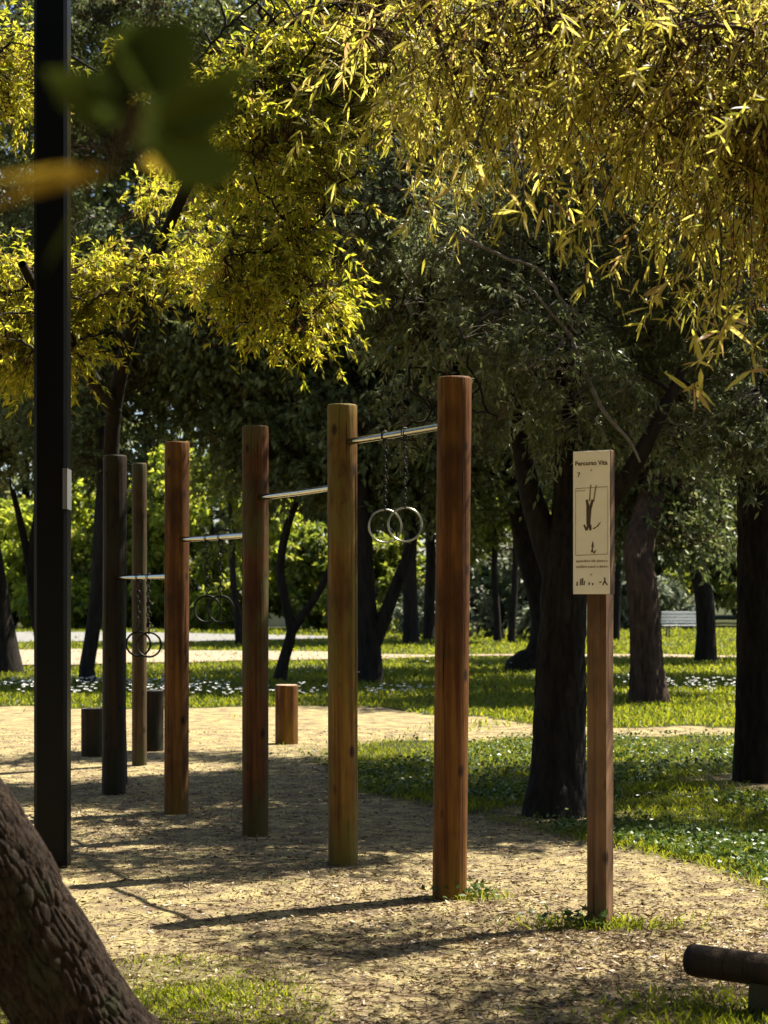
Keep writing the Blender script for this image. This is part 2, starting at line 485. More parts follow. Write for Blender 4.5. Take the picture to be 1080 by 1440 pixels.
def make_tree(name, loc, trunk, radii, blobs, label, cat='tree', group=None, bark='bark_dark', leaf='leaf_dark', twig='twig',
              limbs=10, subs=60, ntwig=900, tlen=0.5, lpt=14, leaf_l=0.14, leaf_w=0.06, droop=0.3, hang=0.2, stems=(),
              seg=16, rough=0.06, ridge=0, step=0.12, seed=1, thr=-0.25, hole_f=1.6, lseg=1, shell=0.35, twig_r=0.006, extra=None, lrnd=None, tip=1.0, plates=None):
    """trunk and blobs in world coordinates; the thing is an Empty at loc"""
    r = np.random.default_rng(seed)
    loc = np.asarray(loc, float)
    root = empty(name, loc, label, cat, group)
    mbt, mbc = MB(), MB()
    tp, tr = resample(np.asarray(trunk) - loc, radii, step)
    tube(mbt, tp, tr, seg, 0, rough, 5.0, seed=seed, ridge=ridge, plates=plates)
    nodes, nrad = [tp[int(len(tp) * 0.45):]], [tr[int(len(tp) * 0.45):]]
    for sp, sr in stems:
        p, q = resample(np.asarray(sp) - loc, sr, step)
        tube(mbt, p, q, max(8, seg - 4), 0, rough, 6.0, seed=seed + 5)
        nodes.append(p[len(p) // 3:])
        nrad.append(q[len(p) // 3:])
    nodes, nrad = np.concatenate(nodes), np.concatenate(nrad)
    blobs = [(np.asarray(b[0], float) - loc, np.asarray(b[1], float)) + tuple(b[2:]) for b in blobs]
    hole = Noise3(hole_f, 10, seed + 9)
    # limbs and sub-branches
    for cnt, sg, f0 in ((limbs, 7, 0.55), (subs, 5, 0.5)):
        T = sample_blobs(blobs, cnt, r, 0.3)
        for p in T:
            i = nearest(p[None], nodes)[0]
            a = nodes[i]
            dist = np.linalg.norm(p - a)
            if dist < 0.15:
                continue
            lift = np.array([0, 0, 0.12 * dist]) + r.normal(size=3) * 0.1 * dist
            line = bez(a[None], p[None], lift, 9)[0]
            line[1:-1] += r.normal(size=(7, 3)) * 0.025 * dist
            ra = max(0.010, min(nrad[i] * f0, 0.05 * dist + 0.01))
            rr = np.linspace(ra, max(0.006, ra * 0.3), 9)
            tube(mbt, line, rr, sg, 0)
            nodes = np.vstack([nodes, line[2:]])
            nrad = np.concatenate([nrad, rr[2:]])
    # leafy twigs
    Pt = sample_blobs(blobs, ntwig, r, shell, hole, thr)
    idx = nearest(Pt, nodes)
    A = nodes[idx]
    dd = np.linalg.norm(Pt - A, axis=1, keepdims=True)
    A = np.where(dd > 0.35, Pt + (A - Pt) * 0.35 / np.maximum(dd, 0.35), A)
    dd = np.minimum(dd, 0.35)
    out = norm(norm(Pt - A) + r.normal(size=Pt.shape) * 0.6 + np.array([0, 0, -hang]))
    ln = tlen * r.uniform(0.6, 1.4, (ntwig, 1))
    K = 7
    t = np.linspace(0, 1, K)[None, :, None]
    tipp = Pt + out * ln + np.array([0, 0, -1]) * ln * hang
    Lp = bez(Pt, tipp, np.array([0, 0, 1.0]) * ln * (0.15 + 0.25 * hang), K)
    conn = bez(A, Pt, np.array([0, 0, 1.0]) * dd * 0.1, 4)
    far = dd[:, 0] > 0.05
    twigs(mbc, conn[far], np.full(far.sum(), twig_r * 1.4), np.full(far.sum(), twig_r), 1)
    twigs(mbc, Lp, np.full(ntwig, twig_r), np.full(ntwig, twig_r * 0.3), 1)
    nl = ntwig * lpt
    ti = np.repeat(np.arange(ntwig), lpt)
    tt = r.uniform(0.05, 1.0, nl) ** tip
    s = tt * (K - 1)
    k0 = np.minimum(s.astype(int), K - 2)
    fr = (s - k0)[:, None]
    P = Lp[ti, k0] * (1 - fr) + Lp[ti, k0 + 1] * fr
    tg = norm(Lp[ti, k0 + 1] - Lp[ti, k0])
    D = tg * 0.6 + r.normal(size=(nl, 3)) * 0.55 + np.array([0, 0, -droop])
    sz = r.uniform(0.65, 1.25, nl)
    tw = r.uniform(-0.22, 0.22, ntwig)
    rv = np.clip(r.uniform(0.1, 0.9, nl) + tw[ti], 0.02, 1)
    if lrnd is not None:
        rv = np.clip(lrnd(P + loc, rv), 0.02, 1)
    leaves(mbc, P, D, leaf_l * sz, leaf_w * sz * r.uniform(0.8, 1.2, nl), 0, bend=0.12, seg=lseg, r=r, rnd=rv)
    if extra:
        extra(mbt, mbc, r, loc)
    tk = mbt.obj('trunk', bark, root)
    cr = mbc.obj('crown', [leaf, twig], root)
    return root


# ---------------------------------------------------------------- camera, light, world
cam = bpy.data.cameras.new('camera')
cam_o = bpy.data.objects.new('camera', cam)
COL.objects.link(cam_o)
cam_o.location = (0, 0, EYE)
cam_o.rotation_euler = (math.radians(90), 0, 0)
cam.sensor_fit = 'HORIZONTAL'
cam.sensor_width = 24.0
cam.lens = 24.0 * F / 1080.0
cam.shift_y = (HOR - 720.0) / 1080.0
cam.clip_start = 0.05
cam.clip_end = 2000
cam.dof.use_dof = True
cam.dof.focus_distance = 9.2
cam.dof.aperture_fstop = 4.7
scene.camera = cam_o

SUN = np.array([1.22, 0.73, 2.38])
SUN = SUN / np.linalg.norm(SUN)
sl = bpy.data.lights.new('sun', 'SUN')
sl.energy = 5.0
sl.angle = math.radians(0.5)
sl.color = (1.0, 0.94, 0.81)
so = bpy.data.objects.new('sun', sl)
COL.objects.link(so)
so.rotation_euler = Vector(SUN).to_track_quat('Z', 'Y').to_euler()
so.location = (10, 6, 20)

w = bpy.data.worlds.new('World')
scene.world = w
w.use_nodes = True
nt = w.node_tree
nt.nodes.clear()
sky = nt.nodes.new('ShaderNodeTexSky')
sky.sky_type = 'NISHITA'
sky.sun_disc = False
sky.sun_elevation = math.asin(SUN[2])
sky.sun_rotation = math.atan2(SUN[0], SUN[1])
bg = nt.nodes.new('ShaderNodeBackground')
bg.inputs[1].default_value = 0.056
wo = nt.nodes.new('ShaderNodeOutputWorld')
nt.links.new(sky.outputs[0], bg.inputs[0])
nt.links.new(bg.outputs[0], wo.inputs[0])

scene.view_settings.view_transform = 'Standard'
scene.view_settings.look = 'None'
scene.view_settings.exposure = 1.7
scene.view_settings.gamma = 1.0
scene.view_settings.use_curve_mapping = False
cy = scene.cycles
cy.max_bounces = 8
cy.diffuse_bounces = 5
cy.glossy_bounces = 3
cy.transmission_bounces = 4
cy.transparent_max_bounces = 4
cy.caustics_reflective = False
cy.caustics_refractive = False
cy.use_denoising = True

# ---------------------------------------------------------------- ground
n_lo = Noise3(0.9, 8, 31)
n_mid = Noise3(3.0, 10, 32)
n_hi = Noise3(9.0, 10, 33)
n_vh = Noise3(26.0, 12, 34)


def gz(x, y):
    p = np.stack([x, y, np.zeros_like(x)], -1).reshape(-1, 3)
    near = np.clip(1.4 - np.abs(y.reshape(-1)) / 60, 0.2, 1)
    return ((n_lo(p) * 0.02 + n_mid(p) * 0.008 + n_hi(p) * 0.006 + n_vh(p) * 0.0045) * near).reshape(x.shape)


EDGE_Y = np.array([5.0, 7.6, 8.1, 8.6, 9.1, 9.9, 10.3, 11.3, 12.0, 13.0, 14.0, 18.3])
EDGE_X = np.array([3.4, 2.5, 1.85, 1.55, 1.72, 1.62, 1.40, 0.95, 0.52, -0.05, -0.65, -0.95])


def grass_mask(x, y):
    """0 bare dirt .. 1 full grass"""
    p = np.stack([x, y, np.zeros_like(x)], -1)
    wob = n_lo(p * 1.3) * 0.30 + n_mid(p) * 0.22 + n_hi(p) * 0.09
    g = np.zeros_like(x)
    ed = np.interp(y, EDGE_Y, EDGE_X)
    g = np.maximum(g, np.clip((x - ed + wob) / 0.35, 0, 1) * (y < 18.9) * (y > 5))
    # sandy path: lower and upper edge
    lo = np.interp(x, [-6, -1, 0, 2.3, 4], [17.2, 17.8, 18.3, 18.7, 18.9])
    hi = np.interp(x, [-6, -1, 0, 2.3, 4], [24.0, 23.2, 22.6, 20.3, 19.9])
    g = np.where((y > lo + wob * 2) & (y < hi + wob * 3), 0.0, g)
    g = np.where(y >= hi + wob * 3, 1.0, g)
    left = (y > 14.5) & (y < lo) & (x > ed - 0.6)
    g = np.where(left & (x < ed), np.clip(g, 0.1, 1), g)
    # patch at the lower left, tufts at the sign and at the first post
    b = np.exp(-(((x + 0.80) / 0.55) ** 2 + ((y - 6.3) / 0.75) ** 2))
    g = np.maximum(g, np.clip(b * 0.85 + wob * 1.2, 0, 0.7) * (b > 0.12))
    for cx, cyy, rx, ry, s in ((1.03, 8.12, 0.30, 0.12, 0.9), (0.43, 8.84, 0.14, 0.12, 0.8), (1.32, 6.35, 0.4, 0.28, 0.5)):
        g = np.maximum(g, s * np.exp(-(((x - cx) / rx) ** 2 + ((y - cyy) / ry) ** 2)))
    # thin growth in the dirt
    g = np.maximum(g, np.clip(n_lo(p * 1.7) * 0.5 - 0.28, 0, 0.2))
    for cx, cyy, rr in ((1.2, 12.15, 0.55), (3.08, 14.3, 0.6)):
        g = g * np.clip((np.hypot(x - cx, (y - cyy) * 0.8) - rr * 0.5) / (rr * 0.6) + wob, 0.06, 1)
    return np.clip(g, 0, 1)


def axis(segs):
    out = [np.arange(a, b, s) for a, b, s in segs]
    return np.concatenate(out + [np.array([segs[-1][1]])])


xs = axis([(-400, -60, 20), (-60, -16, 3), (-16, -5.4, 0.4), (-5.4, 5.4, 0.05), (5.4, 16, 0.4), (16, 60, 3), (60, 400, 20)])
ys = axis([(-60, -4, 6), (-4, 4, 0.5), (4, 14, 0.05), (14, 16, 0.1), (16, 30, 0.15), (30, 80, 1.0), (80, 160, 8), (160, 640, 40)])
gx, gy = np.meshgrid(xs, ys)
gzz = gz(gx, gy)
nx, ny = len(xs), len(ys)
mb = MB()
i = np.arange(ny - 1)[:, None] * nx
j = np.arange(nx - 1)[None, :]
quads = np.stack([i + j, i + j + 1, i + nx + j + 1, i + nx + j], -1).reshape(-1, 4)
mb.add(np.stack([gx, gy, gzz], -1).reshape(-1, 3), quads=quads)
m, nt, out = new_mat('ground_mat')
at = nt.nodes.new('ShaderNodeAttribute')
at.attribute_name = 'grass'
fine = noise(nt, 70, 6, 0.7)
med = noise(nt, 5, 5, 0.6)
big = noise(nt, 0.9, 4, 0.6)
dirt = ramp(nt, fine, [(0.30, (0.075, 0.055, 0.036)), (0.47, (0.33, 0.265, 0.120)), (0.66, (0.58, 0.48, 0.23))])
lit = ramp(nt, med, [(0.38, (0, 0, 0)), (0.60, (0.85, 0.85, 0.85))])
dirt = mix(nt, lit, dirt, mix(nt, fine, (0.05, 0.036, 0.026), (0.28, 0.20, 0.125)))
soil = ramp(nt, fine, [(0.3, (0.016, 0.018, 0.007)), (0.7, (0.06, 0.065, 0.02))])
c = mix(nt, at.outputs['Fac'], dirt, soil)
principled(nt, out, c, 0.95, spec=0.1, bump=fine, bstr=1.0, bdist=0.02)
M['ground'] = m
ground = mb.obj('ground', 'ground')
ga = ground.data.attributes.new('grass', 'FLOAT', 'POINT')
ga.data.foreach_set('value', grass_mask(gx.ravel(), gy.ravel()).astype(np.float32))
tag(ground, kind='structure')


def strip(name, upper, lower, z, matname, n=240):
    """flat sheet between two polylines in (x, y)"""
    mb = MB()
    x = np.linspace(upper[0][0], upper[-1][0], n)
    yu = np.interp(x, [p[0] for p in upper], [p[1] for p in upper])
    yl = np.interp(x, [p[0] for p in lower], [p[1] for p in lower])
    p3 = np.stack([x, yu, x * 0], -1)
    yu = yu + n_lo(p3) * 1.1 + n_mid(p3) * 0.5
    yl = yl + n_lo(p3 + 9.0) * 1.1 + n_mid(p3 + 5.0) * 0.5
    v = np.concatenate([np.stack([x, yl, np.full(n, z)], -1), np.stack([x, yu, np.full(n, z)], -1)])
    k = np.arange(n - 1)
    mb.add(v, quads=np.stack([k, k + 1, n + k + 1, n + k], -1))
    return tag(mb.obj(name, matname), kind='structure')


m, nt, out = new_mat('path_mat')
f1 = noise(nt, 12, 5, 0.6)
principled(nt, out, ramp(nt, f1, [(0.3, (0.20, 0.15, 0.105)), (0.7, (0.36, 0.28, 0.20))]), 0.95, spec=0.1, bump=f1, bdist=0.02)
M['path'] = m
m, nt, out = new_mat('road_mat')
f1 = noise(nt, 6, 5, 0.6)
principled(nt, out, ramp(nt, f1, [(0.3, (0.13, 0.125, 0.12)), (0.7, (0.23, 0.22, 0.205))]), 0.9, spec=0.2, bump=f1, bdist=0.01)
M['road'] = m
strip('path', [(-60, 49), (-8, 47), (-3.5, 45.5), (1, 43.2), (12, 42.4), (60, 44)], [(-60, 35), (-8, 36.5), (-3.5, 38.5), (1, 41.8), (12, 41.0), (60, 42)], 0.05, 'path')
strip('road', [(-120, 74), (-9, 67), (-4, 63), (-1.5, 60)], [(-120, 56), (-9, 54), (-4, 55), (-1.5, 59.5)], 0.055, 'road')

# ---------------------------------------------------------------- grass, litter, flowers (uncountable ground cover)


def frustum_points(n, d0, d1, margin=1.12, r=rng, power=1.0):
    """ground points spread evenly over the picture between two depths"""
    u = r.uniform(0, 1, n)
    yy = 1.0 / (1 / d0 + (1 / d1 - 1 / d0) * u)
    mixr = r.uniform(0, 1, n) < power
    yy = np.where(mixr, yy, r.uniform(d0, d1, n))
    xx = r.uniform(-1, 1, n) * (540 / F * yy) * margin
    return xx, yy


def blades(name, x, y, h, wd, matname, lean=0.45, r=rng, seg=1):
    n = len(x)
    z = gz(x, y) - 0.004
    P = np.stack([x, y, z], -1)
    D = np.stack([r.normal(size=n) * lean, r.normal(size=n) * lean, np.ones(n)], -1)
    mb = MB()
    leaves(mb, P, D, h, wd, 0, bend=0.18, seg=seg, r=r, rnd=np.clip(r.normal(0.5, 0.22, n), 0.02, 1))
    return tag(mb.obj(name, matname), kind='stuff')


r = np.random.default_rng(21)
x, y = frustum_points(230000, 6.0, 19.5, r=r)
keep = r.uniform(0, 1, len(x)) < grass_mask(x, y) ** 1.2
x, y = x[keep], y[keep]
clump = n_hi(np.stack([x, y, x * 0], -1) * 0.8)
hh = (0.035 + 0.035 * np.clip(clump + 0.6, 0, 1.6)) * r.uniform(0.5, 1.5, len(x))
hh = np.where((y < 7.6) & (x < 0.3), hh * 0.42, hh)
g1 = blades('grass', x, y, hh, r.uniform(0.004, 0.008, len(x)), 'grass', 0.5, r, 1)
g1['label'] = 'short green grass growing in patches round the dirt clearing'
x, y = frustum_points(60000, 7.8, 19.5, r=r)
keep = (r.uniform(0, 1, len(x)) < grass_mask(x, y) ** 1.5) & (n_mid(np.stack([x, y, x * 0], -1)) > -0.2)
x, y = x[keep], y[keep]
n = len(x)
mb = MB()
P = np.stack([x, y, gz(x, y) + r.uniform(0.02, 0.07, n)], -1)
D = np.stack([r.normal(size=n), r.normal(size=n), r.uniform(-0.2, 0.6, n)], -1)
leaves(mb, P, D, r.uniform(0.02, 0.05, n), r.uniform(0.018, 0.035, n), 0, r=r)
tag(mb.obj('ground_cover', 'clover'), 'low broad-leaved ground cover among the grass', kind='stuff')
x, y = frustum_points(130000, 19.5, 75, 1.2, r, 0.8)
keep = r.uniform(0, 1, len(x)) < grass_mask(x, y)
onp = (y > np.interp(x, [-60, -8, -3.5, 1, 12], [35, 36.5, 38.5, 41.8, 41.0])) & (y < np.interp(x, [-60, -8, -3.5, 1, 12], [49, 47, 45.5, 43.2, 42.4]))
onr = (y > np.interp(x, [-120, -9, -4, -1.5], [56, 54, 55, 59.5])) & (x < -1.5) & (y < np.interp(x, [-120, -9, -4, -1.5], [74, 67, 63, 60]))
keep &= ~(onp & (r.uniform(0, 1, len(x)) > 0.10)) & ~(onr & (r.uniform(0, 1, len(x)) > 0.06))
x, y = x[keep], y[keep]
g2 = blades('grass', x, y, r.uniform(0.05, 0.14, len(x)) * (0.7 + y / 80), r.uniform(0.012, 0.024, len(x)) * (0.5 + y / 40), 'grass', 0.5, r)
g2['label'] = 'sunlit green lawn beyond the sandy path'
# leaf litter
x, y = frustum_points(110000, 6.0, 20, 1.15, r)
p = np.stack([x, y, x * 0], -1)
keep = (r.uniform(0, 1, len(x)) > grass_mask(x, y) * 0.8) & (r.uniform(-1.1, 1, len(x)) < n_mid(p * 0.6) * 1.2 + 0.2)
x, y = x[keep], y[keep]
n = len(x)
mb = MB()
P = np.stack([x, y, gz(x, y) + r.uniform(0.001, 0.008, n)], -1)
D = np.stack([r.normal(size=n), r.normal(size=n), r.normal(size=n) * 0.18], -1)
leaves(mb, P, D, r.uniform(0.008, 0.05, n) * r.uniform(0.5, 1.3, n), r.uniform(0.004, 0.013, n), 0, r=r)
k = 3200
xt, yt = frustum_points(k, 6.0, 16, 1.15, r)
a = r.uniform(0, 6.28, k)
ln = r.uniform(0.03, 0.14, k)
A = np.stack([xt, yt, gz(xt, yt) + 0.004], -1)
B = A + np.stack([np.cos(a) * ln, np.sin(a) * ln, r.uniform(0, 0.012, k)], -1)
twigs(mb, bez(A, B, np.zeros(3), 3), np.full(k, 0.002), np.full(k, 0.0012), 1)
tag(mb.obj('leaf_litter', ['litter', 'twig']), 'dry fallen leaves and twigs strewn over the dirt', kind='stuff')
# daisies along the far side of the sandy path
k = 1500
xf = np.concatenate([r.uniform(-6, 6, k), r.uniform(1.4, 2.8, 12), r.uniform(-6, 9, 400)])
yf = np.concatenate([r.uniform(24.2, 28.5, k), r.uniform(10.5, 13, 12), r.uniform(28, 36, 400)])
keep = n_mid(np.stack([xf, yf, xf * 0], -1) * 0.4) > 0.12
xf, yf = xf[keep], yf[keep]
n = len(xf)
mb = MB()
hts = np.where(yf > 20, r.uniform(0.12, 0.24, n), r.uniform(0.07, 0.12, n))
P = np.stack([xf, yf, hts], -1)
for q in range(6):
    a = q * math.pi / 3 + r.uniform(0, 0.3, n)
    D = np.stack([np.cos(a), np.sin(a), np.full(n, 0.35)], -1)
    leaves(mb, P, D, np.where(yf > 20, 0.028, 0.016), np.where(yf > 20, 0.020, 0.010), 0, r=r)
S0 = np.stack([xf, yf, np.zeros(n)], -1)
twigs(mb, bez(S0, P, np.zeros(3), 3), np.full(n, 0.002), np.full(n, 0.0015), 1)
tag(mb.obj('wildflowers', ['petal', 'grass']), 'small white wildflowers scattered in the grass', kind='stuff')


# ---------------------------------------------------------------- timber posts, bars, rings
def post_mesh(mb, h, rad, seed, seg=84, lean=(0, 0)):
    zz = np.concatenate([[-0.25], np.linspace(0, h - 0.012, 40), [h - 0.004, h]])
    rr = np.full(len(zz), rad)
    rr[-1] = rad - 0.007
    rr[-2] = rad - 0.002
    pts = np.stack([lean[0] * zz, lean[1] * zz, zz], -1)
    a = np.linspace(0, 2 * np.pi, seg, endpoint=False)
    ring = np.stack([np.cos(a), np.sin(a), a * 0], -1)
    base = (pts[:, None] + ring[None] * rad).reshape(-1, 3)
    nz = Noise3(9, 12, seed)(base * np.array([1, 1, 0.12])).reshape(len(zz), seg)
    nz2 = Noise3(38, 14, seed + 3)(base * np.array([1, 1, 0.03])).reshape(len(zz), seg)
    R = rr[:, None] * (1 + 0.018 * nz + 0.012 * nz2)
    # drying checks (narrow vertical splits)
    rs = np.random.default_rng(seed)
    for _ in range(9):
        a0, z0, z1 = rs.uniform(0, 6.28), rs.uniform(0, h * 0.6), rs.uniform(h * 0.4, h)
        da = np.abs((a[None] - a0 + np.pi) % (2 * np.pi) - np.pi)
        inside = np.clip(np.minimum(zz - z0, z1 - zz) / 0.2, 0, 1)[:, None]
        R = R - rad * rs.uniform(0.06, 0.16) * np.clip(1 - np.abs(da - 0.0) / 0.07, 0, 1) * inside
    v = pts[:, None] + ring[None] * R[:, :, None]
    n = len(zz)
    i = np.arange(n - 1)[:, None] * seg
    j = np.arange(seg)[None]
    k = (j + 1) % seg
    mb.add(v.reshape(-1, 3), quads=np.stack([i + j, i + k, i + seg + k, i + seg + j], -1).reshape(-1, 4))
    vv = np.vstack([v[-1], (pts[-1] + [0, 0, 0.003])[None]])
    mb.add(vv, tris=[[q, (q + 1) % seg, seg] for q in range(seg)], mat=1)


POSTS = [G(632, 1262), G(482.5, 1215), G(359, 1172), G(248, 1140), G(160, 1113)]
H = 2.6
frame = empty('pull_up_frame', POSTS[2] * [1, 1, 0], 'row of five round timber posts joined by four steel pull-up bars', 'exercise frame')
f0 = np.array(frame.location)
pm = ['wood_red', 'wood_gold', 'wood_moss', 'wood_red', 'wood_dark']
pl = ['nearest timber post, reddish brown with sun along its right edge', 'golden brown timber post, second in the row', 'timber post with mossy green upper half, middle of the row',
      'dull red timber post beside the hanging rings', 'darkest timber post at the far end of the row']
rads = [0.086, 0.084, 0.084, 0.086, 0.092]
for k, p in enumerate(POSTS):
    mb = MB()
    post_mesh(mb, H + [0.02, 0.0, 0.0, 0.0, 0.0][k], rads[k], 40 + k, lean=((0.010, 0) if k == 0 else (0.002 * (k - 2), 0.0)))
    o = mb.obj('post', [pm[k], 'wood_cut'], frame, loc=p - f0)
    o['label'] = pl[k]
BARH = [2.385, 2.14, 1.91, 1.655]
bars = []
for k in range(4):
    a, b = POSTS[k].copy(), POSTS[k + 1].copy()
    a[2] = b[2] = BARH[k]
    d = norm(b - a)
    if k == 0:
        a = a + np.array([0.02, 0, 0])
    mb = MB()
    s = a + d * (rads[k] - 0.03)
    e = b - d * (rads[k + 1] - 0.005)
    L = np.linalg.norm(e - s)
    tube(mb, [s - f0, (s + e) / 2 - f0 + np.array([0, 0, -0.002]), e - f0], 0.0190, 24)
    o = mb.obj('bar', 'steel', frame)
    bars.append((a, b, d))


def torus(mb, c, R, rr, u, v, n1=48, n2=12, sx=1.0):
    """ring about centre c in the plane u, v"""
    a = np.linspace(0, 2 * np.pi, n1, endpoint=False)
    b = np.linspace(0, 2 * np.pi, n2, endpoint=False)
    u, v = np.asarray(u, float), np.asarray(v, float)
    w = np.cross(u, v)
    rad = u[None] * np.cos(a)[:, None] + v[None] * np.sin(a)[:, None]
    cen = np.asarray(c) + u[None] * np.cos(a)[:, None] * R * sx + v[None] * np.sin(a)[:, None] * R
    P = cen[:, None] + rr * (rad[:, None] * np.cos(b)[None, :, None] + w[None, None] * np.sin(b)[None, :, None])
    i = np.arange(n1)[:, None]
    j = np.arange(n2)[None]
    i2, j2 = (i + 1) % n1, (j + 1) % n2
    q = np.stack(np.broadcast_arrays(i * n2 + j, i2 * n2 + j, i2 * n2 + j2, i * n2 + j2), -1).reshape(-1, 4)
    mb.add(P.reshape(-1, 3), quads=q)


RING_R = 0.089
where = {0: 'highest bar', 2: 'third bar', 3: 'lowest bar'}
for bi, drop in ((0, 0.40), (2, 0.395), (3, 0.41)):
    a, b, d = bars[bi]
    for s, side in ((-0.115, 'right and nearer'), (0.115, 'left and farther')):
        tpos = (a + b) / 2 + d * s
        root = empty('gym_ring', tpos + [0, 0, -drop - 2 * RING_R], f'{"pale" if bi == 0 else "dark"} metal ring, {side} of the pair under the {where[bi]}', 'gym ring', 'gym rings hanging on chains from the bars')
        org = np.array(root.location)
        ang = {0: 0.05, 2: -0.10, 3: 0.12}[bi] + s
        uu = np.array([math.cos(ang), math.sin(ang), 0])
        zz = np.array([0, 0, 1.0])
        mb = MB()
        torus(mb, [0, 0, RING_R], RING_R, 0.0055 if bi == 0 else 0.0075, uu, zz)
        mb.obj('ring', 'ring' if bi == 0 else 'ring_dark', root)
        mb = MB()
        top = drop + 2 * RING_R - 0.0175
        bot = 2 * RING_R - 0.006
        # loop round the bar, then alternate links
        torus(mb, [0, 0, top + 0.0175], 0.024, 0.0032, np.cross(d, zz), zz, 24, 8)
        nl = int((top - 0.012 - bot) / (0.026 if bi == 0 else 0.036))
        pitch = (top - 0.010 - bot) / nl
        for q in range(nl):
            c = [0, 0, bot + pitch * (q + 0.5)]
            u = np.array([1, 0, 0.0]) if q % 2 else np.array([0, 1, 0.0])
            torus(mb, c, pitch * 0.5 + 0.004, 0.0034 if bi == 0 else 0.0046, u, zz, 14, 6, sx=0.62 if bi == 0 else 0.72)
        mb.obj('chain', 'chain' if bi == 0 else 'ring_dark', root)

# slimmer post behind, and three low posts
p = G(196, 1075)
t = empty('wooden_post', p, 'slim grey-brown wooden post behind the low end of exercise frame', 'post')
mb = MB()
post_mesh(mb, 2.70, 0.066, 61)
mb.obj('shaft', ['wood_grey', 'wood_cut'], t)
mb = MB()
tube(mb, [[-0.07, -0.03, 2.45], [-0.13, -0.05, 2.45]], 0.010, 8, caps=True)
mb.obj('peg', 'bolt', t)
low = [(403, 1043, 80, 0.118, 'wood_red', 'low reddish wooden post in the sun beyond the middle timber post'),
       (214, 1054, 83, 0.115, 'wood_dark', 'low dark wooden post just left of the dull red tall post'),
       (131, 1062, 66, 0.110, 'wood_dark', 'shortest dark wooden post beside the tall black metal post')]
for px, py, hp, rad, mt, lb in low:
    p = G(px, py)
    h = hp / F * p[1]
    t = empty('low_post', p, lb, 'post', 'low wooden posts behind the exercise frame')
    mb = MB()
    post_mesh(mb, h, rad, int(px))
    mb.obj('shaft', [mt, 'wood_cut'], t)


# ---------------------------------------------------------------- boxes
def box(mb, lo, hi, mat=0, bev=0.0):
    lo, hi = np.array(lo, float), np.array(hi, float)
    if bev:
        b = min(bev, (hi - lo).min() * 0.45)
        c = (lo + hi) / 2
        hx, hy, hz = (hi - lo) / 2
        # prism with chamfered vertical edges and chamfered ends
        pr = [(-hx + b, -hy), (hx - b, -hy), (hx, -hy + b), (hx, hy - b), (hx - b, hy), (-hx + b, hy), (-hx, hy - b), (-hx, -hy + b)]
        lay = []
        for z, ins in ((-hz, b), (-hz + b, 0), (hz - b, 0), (hz, b)):
            lay += [(x * (1 - ins / hx), y * (1 - ins / hy), z) for x, y in pr]
        q = []
        for l in range(3):
            for k in range(8):
                q.append([l * 8 + k, l * 8 + (k + 1) % 8, l * 8 + 8 + (k + 1) % 8, l * 8 + 8 + k])
        lay += [(0, 0, -hz), (0, 0, hz)]
        tr = [[(k + 1) % 8, k, 32] for k in range(8)] + [[24 + k, 24 + (k + 1) % 8, 33] for k in range(8)]
        mb.add(np.array(lay) + c, tris=tr, quads=q, mat=mat)
        return
    v = np.array([[lo[0], lo[1], lo[2]], [hi[0], lo[1], lo[2]], [hi[0], hi[1], lo[2]], [lo[0], hi[1], lo[2]],
                  [lo[0], lo[1], hi[2]], [hi[0], lo[1], hi[2]], [hi[0], hi[1], hi[2]], [lo[0], hi[1], hi[2]]])
    mb.add(v, quads=[[0, 3, 2, 1], [4, 5, 6, 7], [0, 1, 5, 4], [1, 2, 6, 5], [2, 3, 7, 6], [3, 0, 4, 7]], mat=mat)


# tall black metal post
p = G(74, 1218)
t = empty('metal_post', p, 'tall square black metal post rising out of the picture at the left', 'post', rz=math.radians(2))
mb = MB()
box(mb, (-0.092, -0.092, -0.2), (0.092, 0.092, 5.6), bev=0.018)
mb.obj('pole', 'black_paint', t, smooth=False)
mb = MB()
z0 = EYE + (HOR - 717) / F * p[1]
z1 = EYE + (HOR - 660) / F * p[1]
box(mb, (0.070, -0.0955, z0), (0.0955, -0.0925, z1))
box(mb, (0.0925, -0.0955, z0), (0.0955, 0.07, z1))
mb.obj('sticker', 'sticker', t, smooth=False)

# ---------------------------------------------------------------- sign
TH = math.radians(30)
ps = G(844, 1297)
sign = empty('trail_sign', ps, 'cream exercise instruction panel on a square brown wooden post', 'sign', rz=-TH)
mb = MB()
box(mb, (-0.048, -0.048, -0.2), (0.048, 0.048, 2.19), bev=0.006)
mb.obj('post', 'wood_sign', sign, smooth=False)
mb = MB()
PZ0 = EYE + (HOR - 836) / F * 8.1
PZ1 = EYE + (HOR - 634) / F * 8.1
PW = 0.093
box(mb, (-PW, -0.100, PZ0), (PW, -0.050, PZ1), bev=0.003)
bd = mb.obj('backing_board', 'wood_sign', sign, smooth=False)
mb = MB()
box(mb, (-PW + 0.002, -0.105, PZ0 + 0.002), (PW - 0.002, -0.1005, PZ1 - 0.002), bev=0.0015)
panel = mb.obj('panel', 'panel', sign, smooth=False)


